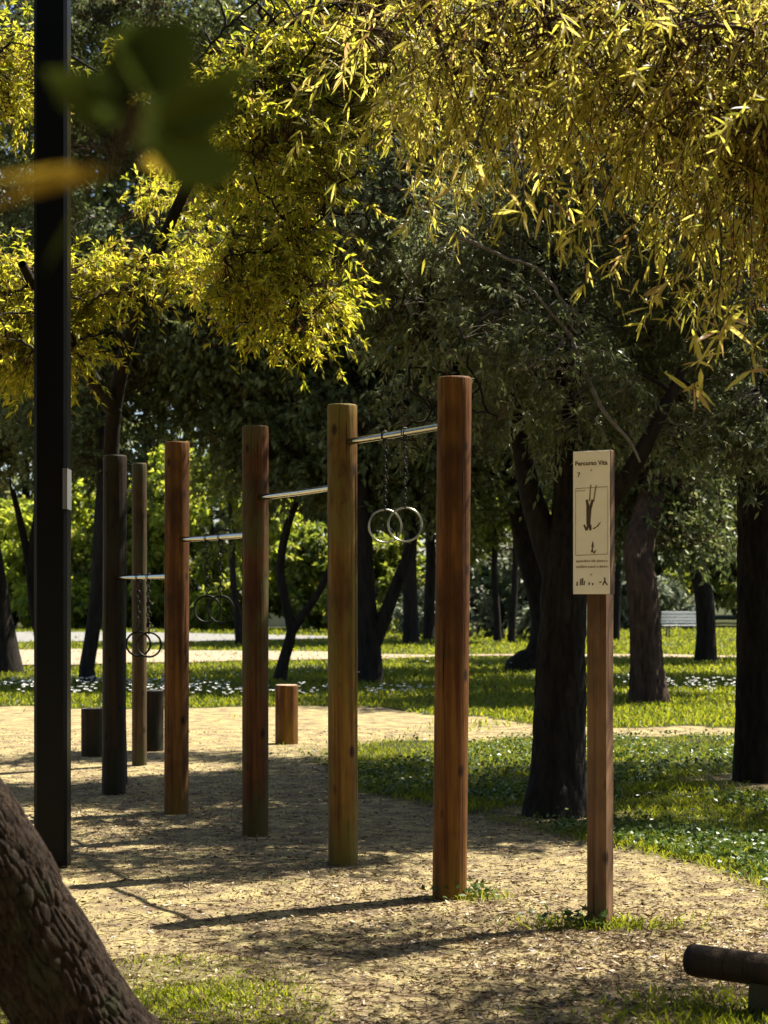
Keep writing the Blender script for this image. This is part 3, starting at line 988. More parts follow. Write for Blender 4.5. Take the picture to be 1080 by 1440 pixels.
def text_mesh(s, size, x, z, align='CENTER', bold=0.0):
    cu = bpy.data.curves.new('lettering', 'FONT')
    cu.body = s
    cu.size = size
    cu.align_x = align
    cu.align_y = 'CENTER'
    cu.offset = bold
    cu.extrude = 0.0006
    tmp = bpy.data.objects.new('lettering', cu)
    COL.objects.link(tmp)
    bpy.context.view_layer.update()
    me = bpy.data.meshes.new_from_object(tmp.evaluated_get(bpy.context.evaluated_depsgraph_get()))
    bpy.data.objects.remove(tmp)
    v = np.empty(len(me.vertices) * 3)
    me.vertices.foreach_get('co', v)
    v = v.reshape(-1, 3)
    fs = [list(q.vertices) for q in me.polygons]
    return np.stack([v[:, 0] + x, -0.1058 - v[:, 2], v[:, 1] + z], -1), fs


def letters(items, matname):
    vs, fs, n = [], [], 0
    for it in items:
        v, f = text_mesh(*it)
        vs.append(v)
        fs += [[a + n for a in q] for q in f]
        n += len(v)
    me = bpy.data.meshes.new('lettering')
    me.from_pydata(np.concatenate(vs).tolist(), [], fs)
    me.materials.append(M[matname])
    o = bpy.data.objects.new('lettering', me)
    COL.objects.link(o)
    o.parent = panel
    return o


PH = PZ1 - PZ0


def pz(py):
    """height on the panel for a photo row"""
    return PZ0 + (836 - py) / 202.0 * PH


letters([('Percorso Vita', 0.029, 0.0, pz(652), 'CENTER', 0.0006)], 'panel_ink')
letters([('7', 0.03, -0.062, pz(668), 'CENTER', 0.0006)], 'panel_ink')
letters([('appendersi alla sbarra e', 0.0165, -0.076, pz(789), 'LEFT', 0.0002)], 'panel_ink_soft')
letters([('oscillare avanti e dietro', 0.0165, -0.076, pz(797), 'LEFT', 0.0002)], 'panel_ink_soft')


def stroke(mb, pts, wdt):
    """flat inked line on the panel, pts as (x, photo row)"""
    for (xa, ra), (xb, rb) in zip(pts[:-1], pts[1:]):
        a, b = np.array([xa, 0, pz(ra)]), np.array([xb, 0, pz(rb)])
        d = norm(b - a)
        nrm = np.array([-d[2], 0, d[0]])
        wa, wb = (wdt if isinstance(wdt, tuple) else (wdt, wdt))
        f, k = np.array([0, -0.1064, 0]), np.array([0, -0.1052, 0])
        v = [a + nrm * wa / 2 + f, b + nrm * wb / 2 + f, b - nrm * wb / 2 + f, a - nrm * wa / 2 + f]
        v += [q + (k - f) for q in v]
        mb.add(np.array(v), quads=[[0, 1, 2, 3], [0, 4, 5, 1], [1, 5, 6, 2], [2, 6, 7, 3], [3, 7, 4, 0]])


mb = MB()
for x0, r0, x1, r1 in ((-0.078, 687, 0.082, 685.5), (-0.078, 690.5, -0.03, 690), (-0.078, 781, 0.082, 779.5)):
    stroke(mb, [(x0, r0), (x1, r1)], 0.0028)
stroke(mb, [(-0.078, 687), (-0.078, 781)], 0.0012)
stroke(mb, [(0.082, 685.5), (0.082, 779.5)], 0.0012)
mb.obj('diagram_frame', 'panel_ink_soft', panel, smooth=False)
mb = MB()
stroke(mb, [(-0.008, 705), (-0.004, 688), (-0.001, 682)], (0.007, 0.006))
stroke(mb, [(0.012, 706), (0.02, 690), (0.026, 683)], (0.007, 0.006))
mb.obj('diagram_arms', 'panel_ink_soft', panel, smooth=False)
mb = MB()
stroke(mb, [(-0.022, 703), (-0.014, 716)], (0.011, 0.016))
stroke(mb, [(0.008, 703), (-0.006, 716)], (0.011, 0.016))
stroke(mb, [(-0.011, 714), (-0.014, 738)], (0.026, 0.019))
stroke(mb, [(-0.014, 737), (-0.022, 746), (-0.036, 738)], (0.012, 0.008))
stroke(mb, [(-0.012, 737), (-0.004, 746), (-0.002, 738)], (0.011, 0.007))
stroke(mb, [(0.010, 744), (0.030, 741), (0.046, 735)], (0.007, 0.003))
stroke(mb, [(0.004, 777), (0.007, 770), (0.008, 762)], (0.012, 0.004))
stroke(mb, [(0.012, 778), (0.024, 774)], (0.010, 0.003))
for x0, hgt in ((-0.072, 5), (-0.054, 9), (-0.045, 10), (-0.036, 6), (-0.012, 4), (0.006, 3)):
    stroke(mb, [(x0, 823), (x0 + 0.003, 823 - hgt)], 0.006)
stroke(mb, [(-0.076, 823), (-0.066, 823)], 0.004)
stroke(mb, [(0.040, 819), (0.052, 818.5)], 0.005)
stroke(mb, [(0.058, 823), (0.068, 816), (0.066, 812)], (0.007, 0.006))
stroke(mb, [(0.066, 817), (0.080, 823)], (0.007, 0.006))
mb.obj('diagram_figure', 'panel_ink', panel, smooth=False)
for dz in (-0.24, 0.24):
    mb = MB()
    c = np.array([0, -0.1055, (PZ0 + PZ1) / 2 + dz])
    tube(mb, [c + [0, 0.001, 0], c + [0, -0.002, 0]], 0.0035, 10, caps=True)
    mb.obj('screw', 'bolt', panel)

# ---------------------------------------------------------------- low log beam at the right
e0 = np.array([1.15, 6.62, 0.150])
dr = norm(np.array([0.78, -0.60, 0.0]))
t = empty('balance_log', (e0[0], e0[1], 0), 'dark round log lying level on short supports just above the ground', 'log beam')
o0 = np.array(t.location)
mb = MB()
L = 2.6
pts = np.stack([e0 - o0 + dr * s for s in np.concatenate([[0, 0.006, 0.02], np.linspace(0.08, L, 30)])])
rr = np.full(len(pts), 0.060)
rr[0] = 0.047
rr[1] = 0.056
tube(mb, pts, rr, 36, 0, 0.025, 14, caps=True, seed=77)
mb.obj('log', 'log', t)
for s in (0.30, 2.2):
    mb = MB()
    c = e0 - o0 + dr * s
    tube(mb, [[c[0], c[1], -0.1], [c[0], c[1], 0.06], [c[0], c[1], 0.105]], [0.05, 0.05, 0.046], 20, 0, 0.03, 12, caps=True, seed=5)
    mb.obj('support', 'wood_grey', t)

# ---------------------------------------------------------------- leaning trunk at the lower left, its limb hangs a sprig before the lens
tl = [(-0.52, 5.22, -0.25), (-0.67, 5.12, 0.0), W(118, 1440, 5.0), W(30, 1300, 4.87), W(-60, 1155, 4.74), (-1.70, 4.45, 1.75), (-2.3, 4.2, 2.7), (-2.75, 4.1, 3.6), (-3.0, 4.1, 4.5)]
rl = [0.24, 0.20, 0.168, 0.160, 0.158, 0.15, 0.13, 0.10, 0.07]


def sprig(mbt, mbc, r, loc):
    # limb reaching forward over the camera's left, ending in a few broad leaves
    line, rad = resample(np.array([(-2.3, 4.2, 2.7), (-1.6, 3.4, 3.2), (-0.9, 2.3, 3.0), (-0.40, 1.3, 2.5), (-0.22, 0.95, 2.05), (-0.15, 0.84, 1.87), (-0.126, 0.80, 1.78), (-0.115, 0.80, 1.745)]) - loc,
                         [0.05, 0.035, 0.02, 0.009, 0.003, 0.0022, 0.0018, 0.0012], 0.08)
    tube(mbt, line, rad, 8)
    q = lambda px, py, d: W(px, py, d) - loc
    spec = [((215, 150), (130, 40), .06), ((190, 130), (270, 20), .055), ((190, 140), (120, 110), .07), ((205, 120), (180, 20), .055), ((215, 165), (370, 72), .036), ((215, 190), (350, 130), .042), ((210, 215), (352, 225), .05),
            ((170, 175), (60, 90), .04), ((165, 240), (-20, 285), .036), ((140, 235), (-60, 255), .03), ((160, 230), (60, 375), .032), ((185, 205), (250, 90), .05), ((150, 100), (240, 110), .065), ((200, 230), (300, 260), .036)]
    P = np.array([q(a[0], a[1], 0.79 + 0.014 * k) for k, (a, b, w_) in enumerate(spec)])
    T = np.array([q(b[0], b[1], 0.80 + 0.009 * k) for k, (a, b, w_) in enumerate(spec)])
    ln = np.linalg.norm(T - P, axis=1)
    rv = np.array([.3, .2, .1, .35, .6, .3, .45, .4, .98, .95, .4, .1, .05, .9])
    leaves(mbc, P, T - P, ln, np.array([s[2] for s in spec]) * 0.66, 0, bend=0.05, seg=2, r=r, rnd=rv)
    S = np.array([q(180, 150, 0.80)] * len(P))
    twigs(mbc, bez(S, P, np.zeros(3), 3), np.full(len(P), 0.0015), np.full(len(P), 0.001), 1)


make_tree('leaning_tree', (-0.67, 5.12, 0), tl, rl, [((-3.1, 4.4, 5.0), (1.4, 1.3, 0.9))],
          'leaning tree with thick rough bark in the lower left corner', bark='bark_lean', leaf='leaf_near',
          limbs=5, subs=14, ntwig=200, lpt=12, leaf_l=0.09, leaf_w=0.032, seg=240, rough=0.045, plates=(0.019, 0.085, 0.011), step=0.011, seed=301, extra=sprig)

# ---------------------------------------------------------------- the drooping wattle overhead at the right
wb = [((1.25, 6.9, 3.74), (1.0, 0.5, 0.34)), ((1.95, 6.75, 3.36), (0.75, 0.45, 0.44)), ((1.5, 6.6, 3.45), (0.65, 0.5, 0.34)), ((0.50, 6.95, 3.80), (0.75, 0.45, 0.30)), ((2.45, 8.95, 4.3), (1.15, 0.4, 0.4), 1.6), ((2.95, 7.9, 4.3), (0.6, 0.5, 0.45), 0.9)]


def wattle_extra(mbt, mbc, r, loc):
    # bare drooping twigs
    n = 520
    a = sample_blobs([(np.asarray(b[0]) - loc, np.asarray(b[1])) for b in wb[:4]], n, r, 0.0)
    a[:, 2] += 0.15
    b = a + np.stack([r.normal(size=n) * 0.22, r.normal(size=n) * 0.15, -r.uniform(0.25, 0.85, n)], -1)
    twigs(mbc, bez(a, b, np.stack([r.normal(size=n) * 0.12, r.normal(size=n) * 0.1, r.uniform(0, 0.25, n)], -1), 8), r.uniform(0.0018, 0.0036, n), np.full(n, 0.0012), 1)
    # single sprigs that reach below the mass
    for (px, py), (qx, qy), dd, nl in (((960, 330), (1000, 430), 6.6, 14), ((800, 180), (770, 290), 6.7, 12), ((600, 60), (585, 190), 6.9, 9), ((1060, 420), (1055, 520), 6.4, 12), ((1010, 300), (975, 545), 6.2, 16), ((690, 120), (640, 262), 6.3, 8), ((720, 200), (735, 300), 6.0, 10), ((860, 250), (800, 330), 6.1, 10), ((1040, 380), (1010, 470), 5.9, 16), ((940, 330), (915, 430), 6.2, 12)):
        a, b = W(px, py, dd) - loc, W(qx, qy, dd) - loc
        ln = np.linalg.norm(b - a)
        line = bez(a[None], b[None], np.array([0.15 * ln, 0, 0.1 * ln]), 9)
        twigs(mbc, line, np.array([0.004]), np.array([0.002]), 1)
        P = line[0][r.integers(6, 9, nl)] + r.normal(size=(nl, 3)) * 0.008
        D = r.normal(size=(nl, 3)) + np.array([0, 0, -0.3])
        leaves(mbc, P, D, r.uniform(0.05, 0.14, nl), r.uniform(0.010, 0.021, nl), 0, bend=0.1, seg=2, r=r, rnd=r.uniform(0.3, 1, nl))


make_tree('wattle_tree', (2.95, 6.9, 0), [(2.95, 6.9, -0.2), (2.95, 6.9, 0.5), (2.85, 6.9, 1.8), (2.6, 6.9, 2.9), (2.25, 6.9, 3.7), (1.7, 6.9, 4.05)], [0.17, 0.14, 0.12, 0.10, 0.07, 0.04], wb,
          'tree with long golden drooping leaves and thin twigs in upper right', bark='bark_brown', leaf='leaf_gold', twig='twig',
          stems=[([(2.25, 6.9, 3.7), (1.4, 6.95, 4.15), (0.8, 7.0, 4.2), (0.3, 7.0, 4.1)], [0.05, 0.035, 0.025, 0.012])],
          limbs=26, subs=260, ntwig=1300, tlen=0.46, lpt=25, leaf_l=0.072, leaf_w=0.0108, droop=0.10, hang=0.40, lseg=2, seed=33, thr=-0.3, hole_f=3.5, twig_r=0.0036, tip=0.62, shell=0.0, extra=wattle_extra)

# ---------------------------------------------------------------- yellow tree at the left
yb = [(W(440, 130, 11.5), (0.66, 0.5, 0.75)), (W(480, 290, 12.1), (0.36, 0.45, 0.48)), (W(390, 390, 12.1), (0.50, 0.55, 0.48)), (W(340, 60, 11.6), (0.7, 0.5, 0.6)),
      (W(270, 430, 12.9), (0.65, 0.55, 0.42)), (W(120, 440, 12.9), (0.65, 0.55, 0.40)), (W(0, 450, 13.0), (0.65, 0.6, 0.44)), (W(230, 330, 14.8), (0.7, 0.45, 0.36)),
      (W(470, -60, 11.6), (0.8, 0.5, 0.5)), (W(10, 110, 13.6), (0.35, 0.5, 0.3)), (W(60, 350, 14.6), (0.55, 0.45, 0.3)), (W(180, 400, 14.4), (0.6, 0.4, 0.4)), (W(60, 480, 12.5), (0.5, 0.4, 0.25)), (W(350, 210, 13.6), (0.5, 0.4, 0.5)), (W(545, 60, 12.2), (0.45, 0.4, 0.45))]
make_tree('yellow_leaved_tree', (-2.19, 14.3, 0), [(-2.19, 14.3, -0.2), (-2.19, 14.3, 0.6), (-2.20, 14.25, 1.8), (-2.17, 14.1, 3.0), (-1.8, 13.5, 4.0), (-1.3, 13.0, 4.9), (-0.9, 12.8, 5.7)], [0.10, 0.085, 0.075, 0.06, 0.05, 0.04, 0.03], yb,
          'tree with bright yellow-green feathery foliage hanging over the left half of the frame', leaf='leaf_yellow', bark='bark_dark',
          stems=[([(-2.17, 14.1, 3.0), (-2.5, 13.2, 3.6), (-2.6, 12.6, 3.9)], [0.07, 0.05, 0.03])],
          limbs=20, subs=330, ntwig=3800, tlen=0.27, lpt=17, leaf_l=0.064, leaf_w=0.0175, droop=0.1, hang=0.12, tip=0.55, seed=44, thr=0.04, hole_f=3.2, twig_r=0.0035, shell=0.2)

# ---------------------------------------------------------------- the big dark tree at right centre
tb = [((1.75, 12.6, 4.0), (1.0, 1.1, 1.2)), ((0.75, 12.9, 3.75), (0.75, 0.9, 0.95)), ((1.1, 12.0, 3.1), (0.8, 0.7, 0.55)), ((2.5, 12.4, 3.5), (0.9, 0.9, 1.1)), ((2.6, 13.3, 5.4), (1.3, 1.3, 1.1)),
      ((0.6, 13.6, 2.95), (0.6, 0.7, 0.5)), ((2.2, 12.2, 2.7), (0.8, 0.6, 0.35)), ((1.5, 14.2, 4.4), (1.2, 1.2, 1.0)), ((1.6, 11.45, 5.05), (1.35, 0.6, 0.4), 3.5)]


def pale_limb(mbt, mbc, r, loc):
    line = np.array([W(800, 470, 11.6), W(825, 530, 11.5), W(850, 580, 11.4), W(885, 620, 11.4), W(900, 650, 11.4)]) - loc
    l2, rr = resample(line, [0.018, 0.017, 0.014, 0.011, 0.007], 0.06)
    tube(mbc, l2, rr, 8, 1, 0.05)
    for a, b in (((790, 480), (720, 520)), ((820, 515), (770, 525)), ((800, 470), (740, 400)), ((560, 260), (640, 330)), ((640, 330), (760, 380)), ((760, 380), (810, 470))):
        A, B = W(a[0], a[1], 11.5) - loc, W(b[0], b[1], 11.4) - loc
        l2 = bez(A[None], B[None], r.normal(size=3) * 0.04, 9)[0] + r.normal(size=(9, 3)) * 0.008
        tube(mbc, l2, np.linspace(0.013, 0.008, 9), 6, 1)


make_tree('dark_leaved_tree', G(783, 1145), [G(783, 1145) - [0, 0, 0.25], G(783, 1145) + [0, 0, 0.02], W(785, 1080, 12.2), W(788, 950, 12.2), W(792, 860, 12.2), W(796, 790, 12.2), W(800, 700, 12.3), W(800, 600, 12.4), W(795, 480, 12.5), W(780, 350, 12.6)],
          [0.31, 0.235, 0.188, 0.168, 0.155, 0.16, 0.10, 0.09, 0.075, 0.04], tb,
          'large small-leaved tree with a black trunk just behind the sign', leaf='leaf_olive', twig='twig_pale', bark='bark_dark',
          stems=[([W(794, 830, 12.2), W(770, 770, 12.25), W(748, 700, 12.4), W(735, 640, 12.6), W(720, 560, 12.8)], [0.12, 0.10, 0.085, 0.07, 0.05]),
                 ([W(800, 790, 12.2), W(850, 720, 12.0), W(900, 640, 11.8), W(960, 520, 11.9)], [0.09, 0.07, 0.055, 0.03])],
          limbs=20, subs=430, ntwig=5400, tlen=0.26, lpt=18, leaf_l=0.062, leaf_w=0.021, droop=0.2, hang=0.25, seed=55, seg=90, rough=0.05, plates=(0.045, 0.16, 0.016), step=0.035, thr=-0.1, hole_f=4.2, twig_r=0.003, shell=0.3, extra=pale_limb)

# ---------------------------------------------------------------- grove behind
# trunk at the right edge
make_tree('edge_tree', G(1070, 1098), [G(1070, 1098) - [0, 0, 0.2], G(1070, 1098), W(1068, 1000, 14.3), W(1068, 850, 14.3), W(1066, 700, 14.4), W(1060, 560, 14.5), W(1050, 420, 14.8)],
          [0.31, 0.225, 0.185, 0.172, 0.165, 0.12, 0.07], [((3.0, 14.6, 4.3), (1.1, 1.2, 1.3)), ((3.6, 15.2, 5.6), (1.4, 1.4, 1.2)), ((2.7, 14.4, 3.2), (0.8, 0.7, 0.6)), ((5.0, 15.0, 5.6), (1.5, 1.3, 1.0)), ((5.2, 16.6, 5.6), (1.5, 0.9, 0.8)), ((4.9, 13.2, 5.3), (1.2, 0.6, 0.6), 1.5)],
          'tree with a straight black trunk cut by the right edge of the picture', leaf='leaf_olive', limbs=14, subs=160, ntwig=3200, tlen=0.3, lpt=16, leaf_l=0.08, leaf_w=0.028, seed=66, seg=80, plates=(0.045, 0.16, 0.016), step=0.04, rough=0.05)


def grove(px, py, pts, rads, blobs, label, leaf='leaf_dark', stems=(), seed=1, **kw):
    d = G(px, py)[1]
    tr = [G(px, py) - [0, 0, 0.3], G(px, py)] + [W(a, b, d + c) for a, b, c in pts]
    st = [([W(a, b, d + c) for a, b, c in s], q) for s, q in stems]
    bl = [(W(q[0], q[1], d + q[2]), q[3]) + tuple(q[4:]) for q in blobs]
    kw['ntwig'] = int(kw.get('ntwig', 1500) * 1.4)
    args = dict(limbs=12, subs=80, ntwig=1500, tlen=0.5, lpt=16, leaf_l=0.14, leaf_w=0.07, droop=0.25, hang=0.2, seg=18, step=0.2, thr=-0.3, hole_f=1.5, twig_r=0.006)
    args.update(kw)
    return make_tree('grove_tree', G(px, py), tr, rads, bl, label, leaf=leaf, stems=st, seed=seed, group='trees of the grove behind the exercise frame', **args)


# 912: stout trunk right of the sign, d 24
grove(914, 990, [(910, 940, 0), (907, 880, 0), (903, 820, 0), (900, 760, 0.2), (930, 650, 0.8), (960, 560, 1.2)], [0.36, 0.30, 0.235, 0.215, 0.205, 0.20, 0.14, 0.08],
      [(960, 600, 1.6, (2.1, 1.8, 1.7)), (1040, 520, 2.0, (2.0, 1.8, 1.8)), (880, 650, 1.5, (1.3, 1.3, 0.9)), (990, 730, 1.0, (1.4, 1.2, 0.5)), (930, 380, 2.4, (2.2, 2.0, 1.6))],
      'grove tree with a stout trunk and reddish sunlit bark foot, right of the sign', leaf='leaf_dark', bark='bark_brown', seed=71, ntwig=1900, leaf_l=0.12, leaf_w=0.05, seg=64, step=0.06, plates=(0.07, 0.25, 0.025), rough=0.06)
# curved trunk behind the dark tree, d 34
grove(742, 945, [(762, 925, 0), (770, 885, 0), (764, 840, 0), (748, 780, 0), (733, 710, 0), (722, 640, 0.3), (712, 540, 0.6)], [0.55, 0.48, 0.36, 0.32, 0.30, 0.29, 0.27, 0.2, 0.12],
      [(700, 520, 1, (2.6, 2.2, 2.4)), (780, 420, 1.5, (2.8, 2.2, 2.4)), (660, 660, 0.5, (1.6, 1.4, 1.2)), (790, 640, 1, (1.6, 1.4, 1.3)), (700, 330, 1.5, (2.8, 2.4, 2.0)), (760, 480, -2.5, (2.5, 2.0, 1.6)), (870, 430, -2.5, (2.4, 2.0, 1.6)), (830, 560, -4.5, (2.2, 2.0, 1.3), 1.5)],
      'grove tree with a bowed trunk and spreading root left of the black trunk', seed=72, ntwig=3000)
# forked trunk 520
grove(520, 962, [(520, 930, 0), (518, 890, 0), (514, 830, 0), (512, 760, 0), (508, 680, 0), (505, 560, 0.4)], [0.34, 0.26, 0.21, 0.19, 0.16, 0.14, 0.12, 0.07],
      [(510, 560, 0.8, (2.2, 2.0, 1.9)), (560, 640, 0.5, (1.5, 1.4, 1.1)), (460, 480, 1, (2.2, 1.9, 1.9)), (560, 420, 1.5, (2.4, 2.0, 2.2)), (500, 300, 2, (2.6, 2.0, 1.9)), (430, 640, 0.8, (1.3, 1.2, 0.8)), (610, 430, 0.3, (2.0, 1.8, 1.5)), (690, 370, 0.0, (2.2, 1.8, 1.5))],
      'grove tree forking into straight and slanting stems between the two nearest posts', seed=73, ntwig=3000,
      stems=[([(524, 905, 0), (540, 870, 0), (562, 810, 0), (580, 760, 0.2), (590, 690, 0.4)], [0.15, 0.12, 0.10, 0.085, 0.06])])
# y-shaped young tree 398
grove(393, 960, [(400, 925, 0), (410, 888, 0), (402, 850, 0), (394, 800, 0), (404, 740, 0), (425, 690, 0.2)], [0.17, 0.13, 0.10, 0.09, 0.08, 0.075, 0.07, 0.05],
      [(410, 560, 0.8, (1.7, 1.5, 1.5)), (330, 520, 1.0, (1.5, 1.5, 1.3)), (450, 650, 0.5, (1.2, 1.0, 0.8)), (370, 400, 1.5, (1.8, 1.6, 1.4)), (290, 400, -0.2, (1.8, 1.6, 1.4)), (450, 400, -0.2, (1.8, 1.6, 1.4))],
      'slender Y-shaped grove tree between the second and third posts', seed=74, ntwig=2100, leaf='leaf_dark',
      stems=[([(411, 886, 0), (428, 862, 0), (450, 830, 0), (468, 780, 0), (478, 720, 0)], [0.09, 0.075, 0.06, 0.05, 0.035])])
# left group
grove(124, 962, [(122, 940, 0), (130, 890, 0), (138, 820, 0), (142, 740, 0), (146, 640, 0.3), (150, 540, 0.6)], [0.22, 0.17, 0.14, 0.13, 0.125, 0.12, 0.10, 0.06],
      [(150, 560, 0.8, (1.9, 1.6, 1.3)), (230, 520, 1.0, (1.8, 1.6, 1.2)), (100, 450, 1.2, (2.0, 1.7, 1.5)), (100, 250, 1.6, (2.4, 2.0, 1.8)), (240, 190, 1.6, (2.4, 2.0, 1.8)), (50, 70, 2.0, (2.8, 2.0, 1.9)), (330, 60, 2.0, (2.4, 2.0, 1.7)), (260, 30, 3.0, (2.2, 1.8, 1.6)), (150, 20, 3.0, (2.2, 1.8, 1.6)), (180, 640, 0.5, (1.1, 1.0, 0.6)), (190, 380, 1.5, (2.2, 1.9, 1.6))],
      'slim grove tree leaning right between metal post and darkest timber post', seed=75, ntwig=4600, leaf_l=0.095, leaf_w=0.05, lpt=24)
grove(12, 948, [(8, 915, 0), (0, 860, 0), (-10, 790, 0), (-25, 700, 0.3), (-40, 600, 0.6)], [0.40, 0.32, 0.26, 0.22, 0.2, 0.17, 0.12],
      [(-30, 560, 1, (2.3, 2.0, 1.4)), (60, 480, 1.5, (2.2, 2.0, 1.5)), (10, 380, 2, (2.6, 2.2, 1.8))],
      'grove tree with a flared trunk leaning out of the left edge', seed=76, ntwig=1700)
grove(70, 946, [(58, 900, 0), (48, 850, 0), (42, 800, 0), (30, 740, 0), (18, 690, 0.2)], [0.16, 0.14, 0.12, 0.11, 0.09, 0.07, 0.05],
      [(20, 620, 0.6, (1.1, 1.0, 0.7)), (70, 590, 0.8, (1.2, 1.1, 0.8))],
      'thin grove tree with two stems fanning left from behind the metal post', seed=77, ntwig=500,
      stems=[([(50, 860, 0), (44, 790, 0), (52, 720, 0), (50, 660, 0.2)], [0.10, 0.085, 0.07, 0.04])])
# far trunks
grove(578, 906, [(577, 860, 0), (576, 800, 0), (578, 740, 0), (580, 660, 0.5), (584, 560, 1)], [0.34, 0.26, 0.22, 0.21, 0.20, 0.16, 0.10],
      [(590, 600, 1, (3.0, 2.6, 2.4)), (560, 470, 1.5, (3.2, 2.6, 3.0)), (620, 380, 2, (3.2, 2.8, 3.0))],
      'far grove tree with a straight dark trunk, left of the nearest post', seed=78, ntwig=1500, leaf_l=0.24, leaf_w=0.11)
grove(603, 902, [(604, 850, 0), (606, 790, 0), (604, 730, 0), (610, 640, 0.5)], [0.26, 0.2, 0.18, 0.17, 0.14, 0.08],
      [(640, 620, 1, (2.4, 2.2, 2.0)), (650, 480, 1.5, (2.8, 2.4, 2.8))],
      'far thinner grove tree hard against the left side of the nearest post', seed=79, ntwig=1100, leaf_l=0.24, leaf_w=0.11)
grove(992, 932, [(993, 890, 0), (990, 840, 0), (982, 800, 0), (975, 740, 0.3), (965, 660, 0.8)], [0.40, 0.27, 0.22, 0.21, 0.2, 0.15, 0.09],
      [(980, 680, 1, (2.6, 2.2, 1.6)), (1050, 620, 1.5, (2.6, 2.2, 2.2)), (900, 600, 1.5, (2.4, 2.0, 2.0)), (1000, 500, 2, (3.2, 2.6, 2.8)), (1010, 500, -7, (2.4, 2.0, 1.6), 1.5), (1120, 470, -6, (2.6, 2.2, 1.8), 1.5), (1230, 520, -7, (2.6, 2.2, 1.6), 1.5)],
      'grove tree with a leaning dark trunk between the stout trunk and the right edge', seed=80, ntwig=2900, leaf_l=0.17, leaf_w=0.08)


grove(636, 1082, [(636, 1000, 0), (638, 850, 0), (636, 700, 0), (634, 600, 0), (640, 480, 0), (650, 340, 0)], [0.13, 0.11, 0.10, 0.095, 0.09, 0.085, 0.07, 0.04],
      [(600, 330, 0.3, (1.2, 1.3, 0.75)), (582, 320, 2.3, (1.3, 1.1, 0.7), 2.0), (700, 290, 1.2, (1.4, 1.4, 0.8)), (850, 240, 1.5, (1.3, 1.3, 0.8)), (650, 430, 0.0, (0.9, 0.9, 0.6)), (720, 150, 0.5, (1.5, 1.4, 0.7))],
      'grove tree with its slim trunk hidden behind the nearest timber post', leaf='leaf_olive', seed=81, ntwig=2900, tlen=0.32, leaf_l=0.085, leaf_w=0.03, twig_r=0.004)


for px, py, lean, lb, sd in ((700, 904, -4, 'thin far grove tree left of the bowed trunk, the left one of two', 82), (719, 906, 5, 'thin far grove tree left of the bowed trunk, the right one of two', 83),
                             (337, 908, -9, 'thin far grove tree close to the left side of the middle timber post', 84), (866, 902, 3, 'thin far pale-leaved grove tree just right of the sign post', 85)):
    grove(px, py, [(px + lean * 0.4, py - 45, 0), (px + lean, py - 90, 0), (px + lean * 1.2, py - 150, 0), (px + lean * 1.6, py - 210, 0)], [0.17, 0.13, 0.115, 0.10, 0.085, 0.05],
          [(px + lean, py - 210, 0.4, (1.5, 1.4, 1.2)), (px + lean * 2 + 20, py - 270, 0.8, (1.7, 1.5, 1.3)), (px - 25, py - 150, 0.3, (0.9, 0.8, 0.6))], lb, seed=sd, ntwig=500, leaf='leaf_mid' if sd != 85 else 'leaf_grey', limbs=10, subs=30)


def copy_tree(src, loc, rz, sc, label):
    o = src.copy()
    COL.objects.link(o)
    o.location, o.rotation_euler, o.scale = loc, (0, 0, rz), (sc, sc, sc)
    o['label'], o['group'] = label, 'unseen trees added to block sky light'
    for ch in src.children:
        c = ch.copy()
        COL.objects.link(c)
        c.parent = o
    return o


src = [o for o in bpy.data.objects if o.name.startswith('grove_tree')]
for k, (xx, yy) in enumerate(((-4.5, -4), (3.5, -5), (7.5, 1.5), (-5.5, 3.5), (-11.0, 7.0), (8, 7.5), (-0.5, -10), (-10, -1), (9, -4), (-9.5, 12.0), (-3.2, -1.5), (2.2, -2.5))):  # extra trees out of view, added to cut the sky fill
    copy_tree(src[(0, 1, 2)[k % 3]], (xx, yy, 0), k * 2.1, 1.0, 'unseen tree added outside the frame to block sky light')

# bushy lit trees further off
def bush(px, py, w_, h_, label, leaf, seed, n=1300, ll=0.26, lw=0.12):
    b = G(px, py)
    r = np.random.default_rng(seed)
    bl = []
    for k in range(30):
        q = r.uniform(0.06, 0.90)
        sp = 0.68 * w_ * (1.05 - 0.75 * q)
        bl.append((b + [r.uniform(-1, 1) * sp, r.uniform(-0.8, 0.6) * sp, h_ * q], (w_ * r.uniform(0.10, 0.19), w_ * 0.15, h_ * r.uniform(0.06, 0.11))))
    return make_tree('bushy_tree', b, [b - [0, 0, 0.3], b, b + [0.1, 0, h_ * 0.3], b + [-0.1, 0, h_ * 0.6], b + [0, 0, h_ * 0.85]], [0.22, 0.16, 0.13, 0.09, 0.04], bl, label, group='bushy trees beyond the far path',
                     leaf=leaf, limbs=22, subs=60, ntwig=n, tlen=0.45, lpt=14, leaf_l=ll, leaf_w=lw, seed=seed, seg=10, step=0.4, hole_f=1.2, thr=-0.35, twig_r=0.007,
                     stems=[([b + [0, 0, 0.1], b + [w_ * 0.2, 0.2, h_ * 0.4], b + [w_ * 0.3, 0.3, h_ * 0.7]], [0.1, 0.07, 0.03]), ([b + [0, 0, 0.1], b + [-w_ * 0.2, 0.2, h_ * 0.4], b + [-w_ * 0.3, 0.1, h_ * 0.7]], [0.1, 0.07, 0.03])])


